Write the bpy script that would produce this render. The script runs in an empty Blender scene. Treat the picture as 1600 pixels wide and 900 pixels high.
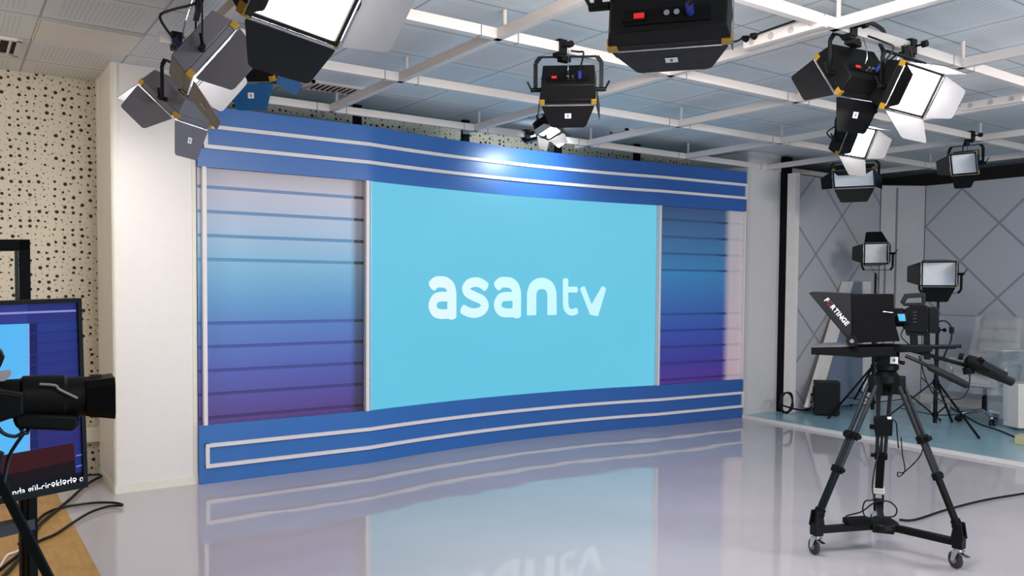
import bpy, bmesh, math, random
from mathutils import Vector as V, Matrix as M
random.seed(7)
PI = math.pi
R_ = math.radians
SC = bpy.context.scene
COL = SC.collection

# ------------------------------------------------------------------ camera
# world axes: +X runs along the blue set from its left end, +Y goes behind the set, Z up, metres
FPX, CY, PITCH, ROLL, HCAM, TH = 1282.75, 491.77, R_(2.1235), R_(.4416), 1.6, R_(34.7)
CAM = V((-1.641, -6.673, HCAM))
def _rot(v): return V((v[0]*math.cos(TH)+v[1]*math.sin(TH), -v[0]*math.sin(TH)+v[1]*math.cos(TH), v[2]))
_f = V((0, math.cos(PITCH), -math.sin(PITCH))); _u = V((0, math.sin(PITCH), math.cos(PITCH))); _r = V((1, 0, 0))
CF = _rot(_f); CR = _rot(_r*math.cos(ROLL)+_u*math.sin(ROLL)); CU = _rot(_u*math.cos(ROLL)-_r*math.sin(ROLL))
cd = bpy.data.cameras.new('camera'); cam = bpy.data.objects.new('camera', cd); COL.objects.link(cam)
cd.sensor_width = 36; cd.lens = FPX*36/1600; cd.shift_y = (CY-450)/1600; cd.clip_start = .05; cd.clip_end = 60
m = M.Identity(4)
for i in range(3):
    m[i][0] = CR[i]; m[i][1] = CU[i]; m[i][2] = -CF[i]; m[i][3] = CAM[i]
cam.matrix_world = m
SC.camera = cam
# surveying helpers: where a sight line of the photograph meets a surface of the room
def ray(u, v): return CF + CR*((u-800)/FPX) - CU*((v-CY)/FPX)
def onz(u, v, z): d = ray(u, v); return CAM + d*((z-HCAM)/d.z)
def ony(u, v, y): d = ray(u, v); return CAM + d*((y-CAM.y)/d.y)
def onx(u, v, x): d = ray(u, v); return CAM + d*((x-CAM.x)/d.x)
def dep(u, v, D): return CAM + ray(u, v)*D
def onp(u, v, p, n): d = ray(u, v); return CAM + d*((p-CAM).dot(n)/d.dot(n))

# ------------------------------------------------------------------ materials
MATS = {}
def srgb(c):
    return tuple(((x/255)/12.92 if x/255 <= .04045 else ((x/255+.055)/1.055)**2.4) for x in c)
def nodes(name):
    mt = bpy.data.materials.new(name); mt.use_nodes = True
    nt = mt.node_tree; b = nt.nodes['Principled BSDF']
    return mt, nt, b
def L(nt, a, b): nt.links.new(a, b)
def math_(nt, op, a, b=None, c=None):
    n = nt.nodes.new('ShaderNodeMath'); n.operation = op
    for i, x in enumerate((a, b, c)):
        if x is None: continue
        if isinstance(x, (int, float)): n.inputs[i].default_value = x
        else: L(nt, x, n.inputs[i])
    return n.outputs[0]
def mixc(nt, f, a, b):
    n = nt.nodes.new('ShaderNodeMix'); n.data_type = 'RGBA'
    for s, x in ((0, f), (6, a), (7, b)):
        if isinstance(x, (int, float)): n.inputs[s].default_value = x
        elif isinstance(x, tuple): n.inputs[s].default_value = (*x[:3], 1)
        else: L(nt, x, n.inputs[s])
    return n.outputs[2]
def mapr(nt, x, a, b, c, d, smooth=False):
    n = nt.nodes.new('ShaderNodeMapRange')
    if smooth: n.interpolation_type = 'SMOOTHSTEP'
    L(nt, x, n.inputs[0])
    for i, q in enumerate((a, b, c, d)): n.inputs[1+i].default_value = q
    return n.outputs[0]
def coords(nt, kind='Object'):
    t = nt.nodes.new('ShaderNodeTexCoord'); s = nt.nodes.new('ShaderNodeSeparateXYZ'); L(nt, t.outputs[kind], s.inputs[0])
    return t.outputs[kind], s.outputs[0], s.outputs[1], s.outputs[2]
def noise(nt, vec, scale, detail=3):
    n = nt.nodes.new('ShaderNodeTexNoise'); n.inputs['Scale'].default_value = scale; n.inputs['Detail'].default_value = detail
    L(nt, vec, n.inputs['Vector']); return n.outputs['Fac']
def bump(nt, b, h, strength=.1, dist=.01):
    n = nt.nodes.new('ShaderNodeBump'); n.inputs['Strength'].default_value = strength; n.inputs['Distance'].default_value = dist
    L(nt, h, n.inputs['Height']); L(nt, n.outputs[0], b.inputs['Normal'])
def mat(name, col, rough=.5, metal=0, emit=0, spec=.5, var=.08, nscale=14, alpha=1, trans=0, coat=0):
    if name in MATS: return MATS[name]
    mt, nt, b = nodes(name); c = srgb(col)
    vec, x, y, z = coords(nt)
    f = noise(nt, vec, nscale)
    L(nt, mixc(nt, f, tuple(q*(1-var) for q in c), tuple(min(1, q*(1+var)) for q in c)), b.inputs['Base Color'])
    L(nt, mapr(nt, f, .3, .7, max(0, rough-.04), min(1, rough+.04)), b.inputs['Roughness'])
    b.inputs['Metallic'].default_value = metal; b.inputs['Specular IOR Level'].default_value = spec
    b.inputs['Alpha'].default_value = alpha; b.inputs['Transmission Weight'].default_value = trans
    b.inputs['Coat Weight'].default_value = coat
    if emit:
        b.inputs['Emission Color'].default_value = (*c, 1); b.inputs['Emission Strength'].default_value = emit
    MATS[name] = mt; return mt
BLK = lambda: mat('black satin metal', (9, 9, 10), .45, spec=.2)
BLKM = lambda: mat('black matt plastic', (6, 6, 7), .6, spec=.15)
FAB = lambda: mat('black nylon cloth', (13, 12, 15), .8, spec=.25)
RUB = lambda: mat('black rubber cable', (9, 9, 10), .5, spec=.3)
CHR = lambda: mat('chrome', (200, 200, 205), .18, 1)
YEL = lambda: mat('yellow anodised metal', (170, 132, 42), .4, .3)
WHT = lambda: mat('white painted metal', (228, 220, 216), .4)
STK = lambda: mat('white label', (225, 222, 220), .6)

# ------------------------------------------------------------------ mesh builder
class MB:
    def __init__(s): s.v = []; s.f = []; s.mi = []; s.cur = 0
    def add(s, vs, fs):
        o = len(s.v); s.v += [V(p) for p in vs]
        for f in fs: s.f.append([o+i for i in f]); s.mi.append(s.cur)
        return s
    def box(s, c, d, rot=None):
        x, y, z = (q/2 for q in d); c = V(c)
        P = [V(p) for p in ((-x,-y,-z),(x,-y,-z),(x,y,-z),(-x,y,-z),(-x,-y,z),(x,-y,z),(x,y,z),(-x,y,z))]
        if rot is not None: P = [rot @ p for p in P]
        return s.add([p+c for p in P], [(0,3,2,1),(4,5,6,7),(0,1,5,4),(1,2,6,5),(2,3,7,6),(3,0,4,7)])
    def hexa(s, P):  # eight corners, bottom ring then top ring
        return s.add(P, [(0,3,2,1),(4,5,6,7),(0,1,5,4),(1,2,6,5),(2,3,7,6),(3,0,4,7)])
    def bar(s, a, b, w, h, up=(0, 0, 1)):
        a, b = V(a), V(b); t = (b-a).normalized(); u = V(up)
        if abs(t.dot(u)) > .98: u = V((1, 0, 0))
        r = t.cross(u).normalized(); u = r.cross(t)
        P = []
        for e in (a, b):
            P += [e-r*w/2-u*h/2, e+r*w/2-u*h/2, e+r*w/2+u*h/2, e-r*w/2+u*h/2]
        return s.hexa(P)
    def ring(s, c, ax, r, n, up=None):
        ax = V(ax).normalized(); u = V(up) if up else (V((0, 0, 1)) if abs(ax.z) < .9 else V((1, 0, 0)))
        a = ax.cross(u).normalized(); b = a.cross(ax)
        return [V(c)+a*(r*math.cos(2*PI*i/n))+b*(r*math.sin(2*PI*i/n)) for i in range(n)]
    def cyl(s, a, b, r0, r1=None, n=16):
        r1 = r0 if r1 is None else r1; a, b = V(a), V(b); ax = b-a
        P = s.ring(a, ax, r0, n)+s.ring(b, ax, r1, n)
        return s.add(P, [(i, i+n, (i+1) % n+n, (i+1) % n) for i in range(n)]+[tuple(range(n)), tuple(range(2*n-1, n-1, -1))])
    def lathe(s, a, b, prof, n=20):  # prof = [(t along a->b in metres, radius)]
        a, b = V(a), V(b); ax = (b-a).normalized(); k = len(prof); P = []
        for t, r in prof: P += s.ring(a+ax*t, ax, r, n)
        F = [(j*n+i, (j+1)*n+i, (j+1)*n+(i+1) % n, j*n+(i+1) % n) for j in range(k-1) for i in range(n)]
        F += [tuple(range(n)), tuple(range(k*n-1, (k-1)*n-1, -1))]
        return s.add(P, F)
    def tube(s, pts, r, n=8, smooth=4):
        P = [V(p) for p in pts]
        if smooth and len(P) > 2:
            Q = []
            for i in range(len(P)-1):
                p0 = P[max(i-1, 0)]; p1 = P[i]; p2 = P[i+1]; p3 = P[min(i+2, len(P)-1)]
                for k in range(smooth):
                    t = k/smooth
                    Q.append(.5*((2*p1)+(p2-p0)*t+(2*p0-5*p1+4*p2-p3)*t*t+(3*p1-p0-3*p2+p3)*t**3))
            P = Q+[P[-1]]
        up = V((0, 0, 1)); vs = []
        for i, p in enumerate(P):
            t = (P[min(i+1, len(P)-1)]-P[max(i-1, 0)]).normalized()
            if abs(t.dot(up)) > .95: up = V((1, 0, 0)) if abs(t.x) < .9 else V((0, 1, 0))
            a = t.cross(up).normalized(); b = a.cross(t); up = b
            vs += [p+a*(r*math.cos(2*PI*j/n))+b*(r*math.sin(2*PI*j/n)) for j in range(n)]
        k = len(P)
        return s.add(vs, [(j*n+i, j*n+(i+1) % n, (j+1)*n+(i+1) % n, (j+1)*n+i) for j in range(k-1) for i in range(n)]+[tuple(range(n-1, -1, -1)), tuple(range((k-1)*n, k*n))])
    def prism(s, poly, vec):
        P = [V(p) for p in poly]; n = len(P); vec = V(vec)
        return s.add(P+[p+vec for p in P], [tuple(range(n-1, -1, -1)), tuple(range(n, 2*n))]+[(i, (i+1) % n, (i+1) % n+n, i+n) for i in range(n)])
    def ball(s, c, r, n=14, k=8, sc=(1, 1, 1)):
        P = [V(c)+V((0, 0, r*sc[2]))]
        for j in range(1, k):
            a = PI*j/k
            P += [V(c)+V((r*sc[0]*math.sin(a)*math.cos(2*PI*i/n), r*sc[1]*math.sin(a)*math.sin(2*PI*i/n), r*sc[2]*math.cos(a))) for i in range(n)]
        P.append(V(c)-V((0, 0, r*sc[2])))
        F = [(0, 1+i, 1+(i+1) % n) for i in range(n)]
        F += [(1+j*n+i, 1+(j+1)*n+i, 1+(j+1)*n+(i+1) % n, 1+j*n+(i+1) % n) for j in range(k-2) for i in range(n)]
        e = len(P)-1; F += [(e, 1+(k-2)*n+(i+1) % n, 1+(k-2)*n+i) for i in range(n)]
        return s.add(P, F)
    def grid(s, fn, nu, nv):
        P = [fn(i/nu, j/nv) for j in range(nv+1) for i in range(nu+1)]
        return s.add(P, [(j*(nu+1)+i, j*(nu+1)+i+1, (j+1)*(nu+1)+i+1, (j+1)*(nu+1)+i) for j in range(nv) for i in range(nu)])
    def build(s, name, mats, parent=None, bevel=0, world=True, fixn=True, sub=0, solid=0):
        me = bpy.data.meshes.new(name)
        inv = wm(parent).inverted() if (parent is not None and world) else M.Identity(4)
        me.from_pydata([inv @ p for p in s.v], [], s.f)
        if not isinstance(mats, (list, tuple)): mats = [mats]
        for mt in mats: me.materials.append(mt)
        me.polygons.foreach_set('material_index', s.mi)
        if fixn:
            bm = bmesh.new(); bm.from_mesh(me); bmesh.ops.recalc_face_normals(bm, faces=bm.faces); bm.to_mesh(me); bm.free()
        me.polygons.foreach_set('use_smooth', [True]*len(me.polygons)); me.set_sharp_from_angle(angle=R_(35))
        me.update()
        o = bpy.data.objects.new(name, me); COL.objects.link(o); o.parent = parent
        if solid:
            md = o.modifiers.new('solid', 'SOLIDIFY'); md.thickness = solid
        if sub:
            md = o.modifiers.new('sub', 'SUBSURF'); md.levels = md.render_levels = sub
        if bevel:
            md = o.modifiers.new('bevel', 'BEVEL'); md.width = bevel; md.segments = 2; md.limit_method = 'ANGLE'; md.angle_limit = R_(40)
        return o
def wm(o):
    w = o.matrix_basis.copy()
    while o.parent: o = o.parent; w = o.matrix_basis @ w
    return w
def tag(o, label=None, cat=None, group=None, kind=None):
    for k, v in (('label', label), ('category', cat), ('group', group), ('kind', kind)):
        if v: o[k] = v
    return o
def thing(name, label, cat, loc=(0, 0, 0), rz=0, group=None):
    o = bpy.data.objects.new(name, None); COL.objects.link(o); o.empty_display_size = .1
    o.location = loc; o.rotation_euler = (0, 0, rz)
    o.matrix_basis = M.Translation(V(loc)) @ M.Rotation(rz, 4, 'Z')
    return tag(o, label, cat, group)
def struct(name, mb, mt, **k): return tag(mb.build(name, mt, **k), kind='structure')
def text_mesh(body, size, mt, name, parent, mtx, bold=0, extrude=0, shear=0, align='LEFT', xs=1):
    cu = bpy.data.curves.new('t', 'FONT'); cu.body = body; cu.size = size; cu.offset = bold; cu.extrude = extrude; cu.shear = shear; cu.align_x = align; cu.space_character = xs
    ob = bpy.data.objects.new('t', cu); COL.objects.link(ob)
    bpy.context.view_layer.update()
    me = bpy.data.meshes.new_from_object(ob.evaluated_get(bpy.context.evaluated_depsgraph_get()))
    bpy.data.objects.remove(ob); bpy.data.curves.remove(cu)
    me.transform(wm(parent).inverted() @ mtx); me.materials.clear(); me.materials.append(mt); me.name = name
    o = bpy.data.objects.new(name, me); COL.objects.link(o); o.parent = parent
    return o
def frame(o, x, y):
    x = V(x).normalized(); z = x.cross(V(y)).normalized(); y = z.cross(x)
    mm = M.Identity(4)
    for i in range(3): mm[i][0] = x[i]; mm[i][1] = y[i]; mm[i][2] = z[i]; mm[i][3] = o[i]
    return mm

HC = 3.22
# ------------------------------------------------------------------ room shell
X0, X1, Y0, Y1 = -4.2, 9.9, -9.2, .8
def floor_mat():
    mt, nt, b = nodes('glossy grey resin floor'); vec, x, y, z = coords(nt)
    n1 = noise(nt, vec, 1.3, 2); n2 = noise(nt, vec, 5, 2)
    L(nt, mixc(nt, n1, srgb((176, 170, 177)), srgb((187, 181, 187))), b.inputs['Base Color'])
    b.inputs['Roughness'].default_value = .045; b.inputs['IOR'].default_value = 1.6
    h = math_(nt, 'ADD', noise(nt, vec, 2.2, 1), math_(nt, 'MULTIPLY', n2, .12))
    bump(nt, b, h, .12, .02)
    return mt
struct('floor', MB().box(((X0+X1)/2, (Y0+Y1)/2, -.05), (X1-X0, Y1-Y0, .1)), floor_mat())
def wood_mat():
    mt, nt, b = nodes('tan wood floor'); vec, x, y, z = coords(nt)
    mp = nt.nodes.new('ShaderNodeMapping'); mp.inputs['Scale'].default_value = (9, 1.2, 1); L(nt, vec, mp.inputs[0])
    n = noise(nt, mp.outputs[0], 4, 6); n2 = noise(nt, vec, 7, 3)
    c = mixc(nt, n, srgb((146, 104, 48)), srgb((202, 158, 92)))
    c = mixc(nt, mapr(nt, n2, .5, .75, 0, .35), c, srgb((110, 75, 38)))
    seam = math_(nt, 'LESS_THAN', math_(nt, 'FRACT', math_(nt, 'DIVIDE', math_(nt, 'ADD', x, 9.97), .95)), .006)
    L(nt, mixc(nt, math_(nt, 'MULTIPLY', seam, .5), c, (.05, .03, .02)), b.inputs['Base Color'])
    b.inputs['Roughness'].default_value = .38
    return mt
struct('floor_left', MB().box(((X0-.965)/2, (Y0+.27)/2, .006), (-.965-X0, .27-Y0, .008)), wood_mat())
def plat_mat():
    mt, nt, b = nodes('pale teal platform'); vec, x, y, z = coords(nt)
    n = noise(nt, vec, 2.5, 4)
    L(nt, mixc(nt, n, srgb((128, 172, 188)), srgb((160, 196, 208))), b.inputs['Base Color'])
    b.inputs['Roughness'].default_value = .22
    return mt
struct('floor_platform', MB().box(((6.33+X1)/2, (Y0-.12)/2, .014), (X1-6.33, -.12-Y0, .032)), plat_mat())
struct('trim_1', MB().box((6.315, (Y0-.12)/2, .0165), (.03, -.12-Y0, .037)), WHT())

def ceil_mat():
    mt, nt, b = nodes('grooved ceiling tile'); vec, x, y, z = coords(nt)
    u = math_(nt, 'FRACT', math_(nt, 'DIVIDE', math_(nt, 'ADD', x, .53+6), .6))
    v = math_(nt, 'FRACT', math_(nt, 'DIVIDE', math_(nt, 'ADD', y, .22+12), .6))
    du = math_(nt, 'MINIMUM', u, math_(nt, 'SUBTRACT', 1, u)); dv = math_(nt, 'MINIMUM', v, math_(nt, 'SUBTRACT', 1, v))
    dm = math_(nt, 'MINIMUM', du, dv)
    line = mapr(nt, dm, .008, .016, 1, 0)
    inner = mapr(nt, dm, .12, .125, 0, 1)
    su = math_(nt, 'FRACT', math_(nt, 'MULTIPLY', u, 22)); sv = math_(nt, 'FRACT', math_(nt, 'MULTIPLY', v, 22))
    gx = math_(nt, 'LESS_THAN', x, .1)
    st = math_(nt, 'ADD', math_(nt, 'MULTIPLY', gx, su), math_(nt, 'MULTIPLY', math_(nt, 'SUBTRACT', 1, gx), sv))
    g = math_(nt, 'MULTIPLY', mapr(nt, math_(nt, 'ABSOLUTE', math_(nt, 'SUBTRACT', st, .5)), .15, .3, 1, 0), inner)
    c = mixc(nt, math_(nt, 'MULTIPLY', g, .22), srgb((214, 217, 219)), (.25, .25, .27))
    c = mixc(nt, math_(nt, 'MULTIPLY', line, .6), c, (.12, .12, .13))
    L(nt, c, b.inputs['Base Color']); b.inputs['Roughness'].default_value = .55
    bump(nt, b, math_(nt, 'ADD', g, line), -.3, .004)
    return mt
struct('ceiling', MB().box(((X0+X1)/2, (Y0+Y1)/2, HC+.05), (X1-X0, Y1-Y0, .1)), ceil_mat())

def dot_mat():
    mt, nt, b = nodes('perforated beige acoustic board'); vec, x, y, z = coords(nt)
    def layer(sc, off, r0, r1, keep):
        mp = nt.nodes.new('ShaderNodeCombineXYZ'); L(nt, math_(nt, 'ADD', math_(nt, 'ADD', x, y), off), mp.inputs[0]); L(nt, z, mp.inputs[1])
        vo = nt.nodes.new('ShaderNodeTexVoronoi'); vo.voronoi_dimensions = '2D'; vo.inputs['Scale'].default_value = sc; vo.inputs['Randomness'].default_value = .55
        L(nt, mp.outputs[0], vo.inputs['Vector'])
        sp = nt.nodes.new('ShaderNodeSeparateColor'); L(nt, vo.outputs['Color'], sp.inputs[0])
        rad = mapr(nt, sp.outputs[0], 0, 1, r0*sc, r1*sc)
        on = math_(nt, 'LESS_THAN', vo.outputs['Distance'], rad)
        return math_(nt, 'MULTIPLY', on, math_(nt, 'LESS_THAN', sp.outputs[1], keep))
    big = layer(16.5, 0, .005, .0145, .95); small = layer(22, 3.3, .0045, .0075, .95)
    n = noise(nt, vec, 30)
    c = mixc(nt, n, srgb((192, 182, 164)), srgb((202, 192, 174)))
    c = mixc(nt, math_(nt, 'MULTIPLY', small, .7), c, srgb((140, 105, 75)))
    c = mixc(nt, big, c, (.006, .005, .006))
    seam = math_(nt, 'LESS_THAN', math_(nt, 'FRACT', math_(nt, 'DIVIDE', math_(nt, 'ADD', x, 10.07), .6)), .004)
    L(nt, mixc(nt, math_(nt, 'MULTIPLY', seam, .35), c, (.2, .15, .1)), b.inputs['Base Color']); b.inputs['Roughness'].default_value = .7
    bump(nt, b, big, -.4, .004)
    return mt
DOT = dot_mat()
struct('wall_back', MB().box(((X0+X1)/2, Y1+.05, HC/2), (X1-X0+.2, .1, HC)), DOT)
struct('wall_left', MB().box((X0-.05, (Y0+Y1)/2, HC/2), (.1, Y1-Y0, HC)), DOT)
PLAIN = mat('warm white wall paint', (205, 200, 196), .6)
struct('wall_right', MB().box((X1+.05, (Y0+Y1)/2, HC/2), (.1, Y1-Y0, HC)), mat('dark grey wall paint', (52, 48, 48), .7))
struct('wall_front', MB().box(((X0+X1)/2, Y0-.05, HC/2), (X1-X0+.2, .1, HC)), PLAIN)
# cream cable trunking along the dotted wall
za, zb = ony(150, 690, Y1-.03).z, ony(150, 668, Y1-.03).z
struct('trim_2', MB().box(((X0-.6)/2, Y1-.02, (za+zb)/2), (-.6-X0, .04, zb-za)), mat('cream trunking', (214, 208, 192), .5))

# white columns either side of the set
PAN = mat('white laminate', (226, 219, 216), .42, var=.03)
mb = MB().box((-.299, .43, HC/2), (.598, .74, HC))
struct('wall_column_left', mb, PAN)
mb = MB()
for x in (-.575, -.018): mb.box((x, .057, HC/2+.03), (.03, .008, HC-.06))
mb.box((-.299, .055, .032), (.604, .016, .064)); mb.box((-.6, .43, .032), (.014, .75, .064))
mb.box((-.6, .10, HC/2), (.008, .05, HC)); mb.box((-.6, .72, HC/2), (.012, .1, HC))
struct('baseboard_left', mb, mat('cream white trim', (226, 221, 208), .45))
struct('wall_column_right', MB().box((6.648, .34, HC/2), (.612, .9, HC)), mat('pale grey laminate', (205, 201, 202), .45, var=.03))
struct('trim_3', MB().box((6.93, -.112, HC/2), (.05, .004, HC)).box((6.37, -.112, HC/2), (.05, .004, HC)), mat('grey edge strip', (196, 192, 192), .4))

# lattice printed wall panels in the right corner
def lattice(axis, c0, z0, hx, hz, seam=None, base=(176, 174, 180), name='lattice'):
    mt, nt, b = nodes(name); vec, x, y, z = coords(nt)
    t = x if axis == 'x' else y
    a = math_(nt, 'DIVIDE', math_(nt, 'SUBTRACT', t, c0), hx); q = math_(nt, 'DIVIDE', math_(nt, 'SUBTRACT', z, z0), hz)
    def ln(e):
        fr = math_(nt, 'FRACT', math_(nt, 'ADD', math_(nt, 'DIVIDE', e, 2), 20.5))
        return mapr(nt, math_(nt, 'ABSOLUTE', math_(nt, 'SUBTRACT', fr, .5)), .016, .026, 1, 0)
    l = math_(nt, 'MAXIMUM', ln(math_(nt, 'ADD', a, q)), ln(math_(nt, 'SUBTRACT', a, q)))
    c = srgb(base)
    if seam:
        hi = math_(nt, 'GREATER_THAN', z, seam); l = math_(nt, 'MULTIPLY', l, hi)
        c = mixc(nt, hi, srgb((184, 188, 198)), c)
        l = math_(nt, 'MAXIMUM', l, math_(nt, 'LESS_THAN', math_(nt, 'ABSOLUTE', math_(nt, 'SUBTRACT', z, seam)), .007))
    L(nt, mixc(nt, math_(nt, 'MULTIPLY', l, .6), c, srgb((98, 102, 114))), b.inputs['Base Color'])
    b.inputs['Roughness'].default_value = .3
    return mt
struct('wall_panel_left', MB().box((7.93, -.26, 1.505), (1.84, .08, 2.95)), lattice('x', 6.9, 2.52, .54, .51, base=(178, 176, 182), name='grey lattice panel'))
struct('trim_4', MB().box((6.995, -.28, 1.505), (.08, .12, 2.97)), WHT())
mb = MB().prism([(8.85, -.31, .03), (9.36, -.64, .03), (9.36, -.2, .03)], (0, 0, 2.95))
struct('wall_panel_corner', mb, mat('pale grey corner panel', (190, 187, 192), .35))
dv = V((9.36-8.85, -.64+.31, 0)).normalized(); nv = V((-dv.y, dv.x, 0))*-1
nv = V((-.54, -.84, 0)).normalized()
mb = MB()
for t, zt, zb_ in ((.36, 2.95, .1), (.12, 2.2, .1)):
    p = V((8.85, -.31, 0)).lerp(V((9.36, -.64, 0)), t)+nv*.004
    mb.bar(p+V((0, 0, zb_)), p+V((0, 0, zt)), .025, .006, up=nv)
struct('trim_5', mb, mat('grey groove strip', (120, 122, 130), .5))
struct('wall_panel_right', MB().box((9.4, -3.65, 1.505), (.08, 6.0, 2.95)), lattice('y', -1.13, 2.90, .475, .475, 1.235, base=(186, 186, 193), name='light lattice panel'))
# black filler painting in the dark of the open gap between column and panels
struct('gap_filler', MB().box((7.005, -.11, 1.6), (.1, .2, 3.2)), BLKM())

# ------------------------------------------------------------------ blue set
XA, XB, XE, SAG = 1.445, 4.98, 6.332, .178
RAD = ((XB-XA)**2/4+SAG**2)/(2*SAG)
def sety(x):
    if x < XA: return 0
    if x <= XB:
        q = x-(XA+XB)/2; return SAG-(RAD-math.sqrt(RAD*RAD-q*q))
    return -.10*(x-XB)/(XE-XB)
def xs(a, b):
    q = [a+(b-a)*i/max(1, round((b-a)/.09)) for i in range(max(1, round((b-a)/.09))+1)]
    return sorted(set([x for x in q if not any(0 < abs(x-k) < .03 for k in (XA, XB) if a < k < b)]+[k for k in (XA, XB) if a < k < b]))
def band(mb, a, b, z0, z1, off, thick):
    """vertical board following the plan of the set; off = how far its face stands proud"""
    X = xs(a, b); n = len(X); P = []
    for x in X: P += [(x, sety(x)-off, z0), (x, sety(x)-off, z1), (x, sety(x)-off+thick, z1), (x, sety(x)-off+thick, z0)]
    F = [(4*i+k, 4*i+(k+1) % 4, 4*i+4+(k+1) % 4, 4*i+4+k) for i in range(n-1) for k in range(4)]+[(3, 2, 1, 0), (4*n-4, 4*n-3, 4*n-2, 4*n-1)]
    return mb.add(P, F)
def blue_mat():
    mt, nt, b = nodes('blue vinyl laminate'); vec, x, y, z = coords(nt)
    n = noise(nt, vec, 1.6, 2)
    c = mixc(nt, n, srgb((46, 102, 172)), srgb((52, 108, 180)))
    c = mixc(nt, mapr(nt, x, -2.0, 2.3, 0, .5), c, srgb((44, 72, 142)))
    L(nt, c, b.inputs['Base Color']); b.inputs['Roughness'].default_value = .36; b.inputs['Specular IOR Level'].default_value = .45
    bump(nt, b, n, .05, .01)
    return mt
BLUE = blue_mat()
bd = thing('studio_backdrop', 'curved blue studio set wall with white rails and striped side panels', 'backdrop', (XE/2, .1, 0))
band(MB(), 0, XE, 2.498, 2.975, 0, .25).build('header_panel', BLUE, bd)
band(MB(), 0, XE, 0, .469, 0, .25).build('base_panel', BLUE, bd)
RAIL = mat('white satin rail', (222, 214, 214), .35, var=.02)
for z1, z0 in ((2.828, 2.798), (2.672, 2.642), (.322, .292), (.158, .128)):
    band(MB(), .04, XE-.005, z0, z1, .022, .022).build('rail', RAIL, bd)
for za, zb in ((2.642, 2.828), (.128, .322)):
    MB().box((.055, -.0112, (za+zb)/2), (.03, .0224, zb-za)).build('rail_end', RAIL, bd)
    MB().box((XE-.012, sety(XE)-.0112, (za+zb)/2), (.024, .0224, zb-za)).build('rail_end', RAIL, bd)
SLZ = (2.36, 2.168, 1.978, 1.79, 1.284, 1.097, .907, .72, .532)
def ramp(nt, x, stops):
    n = nt.nodes.new('ShaderNodeValToRGB'); L(nt, x, n.inputs[0]); e = n.color_ramp.elements
    while len(e) < len(stops): e.new(.5)
    for i, (p, c) in enumerate(stops): e[i].position = p; e[i].color = (*srgb(c), 1)
    return n.outputs[0]
def slat_mat(left):
    mt, nt, b = nodes('printed slat panel '+('left' if left else 'right')); vec, x, y, z = coords(nt, 'Generated' if False else 'Object')
    # object coordinates: parent origin sits at XE/2
    zz = mapr(nt, z, .469, 2.498, 0, 1)
    if left:
        c = ramp(nt, zz, [(0, (92, 54, 122)), (.07, (84, 68, 150)), (.22, (78, 92, 176)), (.38, (80, 122, 190)), (.5, (92, 154, 202)), (.64, (126, 182, 214)), (.78, (170, 194, 220)), (.92, (198, 196, 212)), (1, (184, 174, 180))])
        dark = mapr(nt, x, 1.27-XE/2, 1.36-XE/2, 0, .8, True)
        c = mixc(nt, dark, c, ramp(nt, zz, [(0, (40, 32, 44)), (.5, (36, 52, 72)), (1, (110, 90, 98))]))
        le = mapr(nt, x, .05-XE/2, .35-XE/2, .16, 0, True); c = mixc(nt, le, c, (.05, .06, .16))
    else:
        c = ramp(nt, zz, [(0, (98, 62, 160)), (.12, (72, 66, 165)), (.3, (62, 88, 180)), (.45, (64, 112, 186)), (.62, (64, 140, 196)), (.8, (70, 122, 172)), (1, (70, 96, 138))])
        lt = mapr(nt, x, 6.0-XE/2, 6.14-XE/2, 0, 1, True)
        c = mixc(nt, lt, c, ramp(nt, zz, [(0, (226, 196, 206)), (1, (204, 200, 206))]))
    L(nt, c, b.inputs['Base Color']); b.inputs['Roughness'].default_value = .42
    return mt
def groove_mat(left):
    mt, nt, b = nodes('slat groove '+('left' if left else 'right')); vec, x, y, z = coords(nt)
    zz = mapr(nt, z, .469, 2.498, 0, 1)
    if left:
        c = ramp(nt, zz, [(0, (60, 40, 110)), (.3, (62, 78, 160)), (.5, (70, 110, 180)), (.65, (84, 150, 190)), (.95, (116, 146, 190))])
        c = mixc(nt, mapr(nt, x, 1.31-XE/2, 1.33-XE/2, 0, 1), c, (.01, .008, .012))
    else:
        c = ramp(nt, zz, [(0, (70, 50, 130)), (.3, (52, 72, 150)), (.65, (54, 110, 165)), (1, (60, 84, 126))])
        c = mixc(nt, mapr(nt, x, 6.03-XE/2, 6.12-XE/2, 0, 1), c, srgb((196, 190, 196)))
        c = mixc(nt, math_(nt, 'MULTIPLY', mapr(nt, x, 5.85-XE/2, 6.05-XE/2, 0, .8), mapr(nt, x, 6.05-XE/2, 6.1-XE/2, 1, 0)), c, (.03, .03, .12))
    L(nt, c, b.inputs['Base Color']); b.inputs['Roughness'].default_value = .5
    return mt
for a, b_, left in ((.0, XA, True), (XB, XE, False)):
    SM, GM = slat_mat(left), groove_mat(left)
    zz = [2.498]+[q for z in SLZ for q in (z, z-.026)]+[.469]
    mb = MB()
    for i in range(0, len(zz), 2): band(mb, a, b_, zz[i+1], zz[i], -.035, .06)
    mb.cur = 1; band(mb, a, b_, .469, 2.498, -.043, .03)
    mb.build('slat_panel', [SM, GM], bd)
for x, w in ((.045, .03), (1.428, .03), (4.995, .028), (6.318, .02)):
    MB().box((x, sety(x)+.018, 1.4835), (w, .06, 2.029)).build('edge_trim', RAIL, bd)
for u, v in ((558, 185), (727, 200), (872, 228), (995, 243)):
    p = ony(u, v, .34); MB().box((p.x, .34, 3.06), (.07, .05, .32)).build('support_post', BLKM(), bd)

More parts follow.
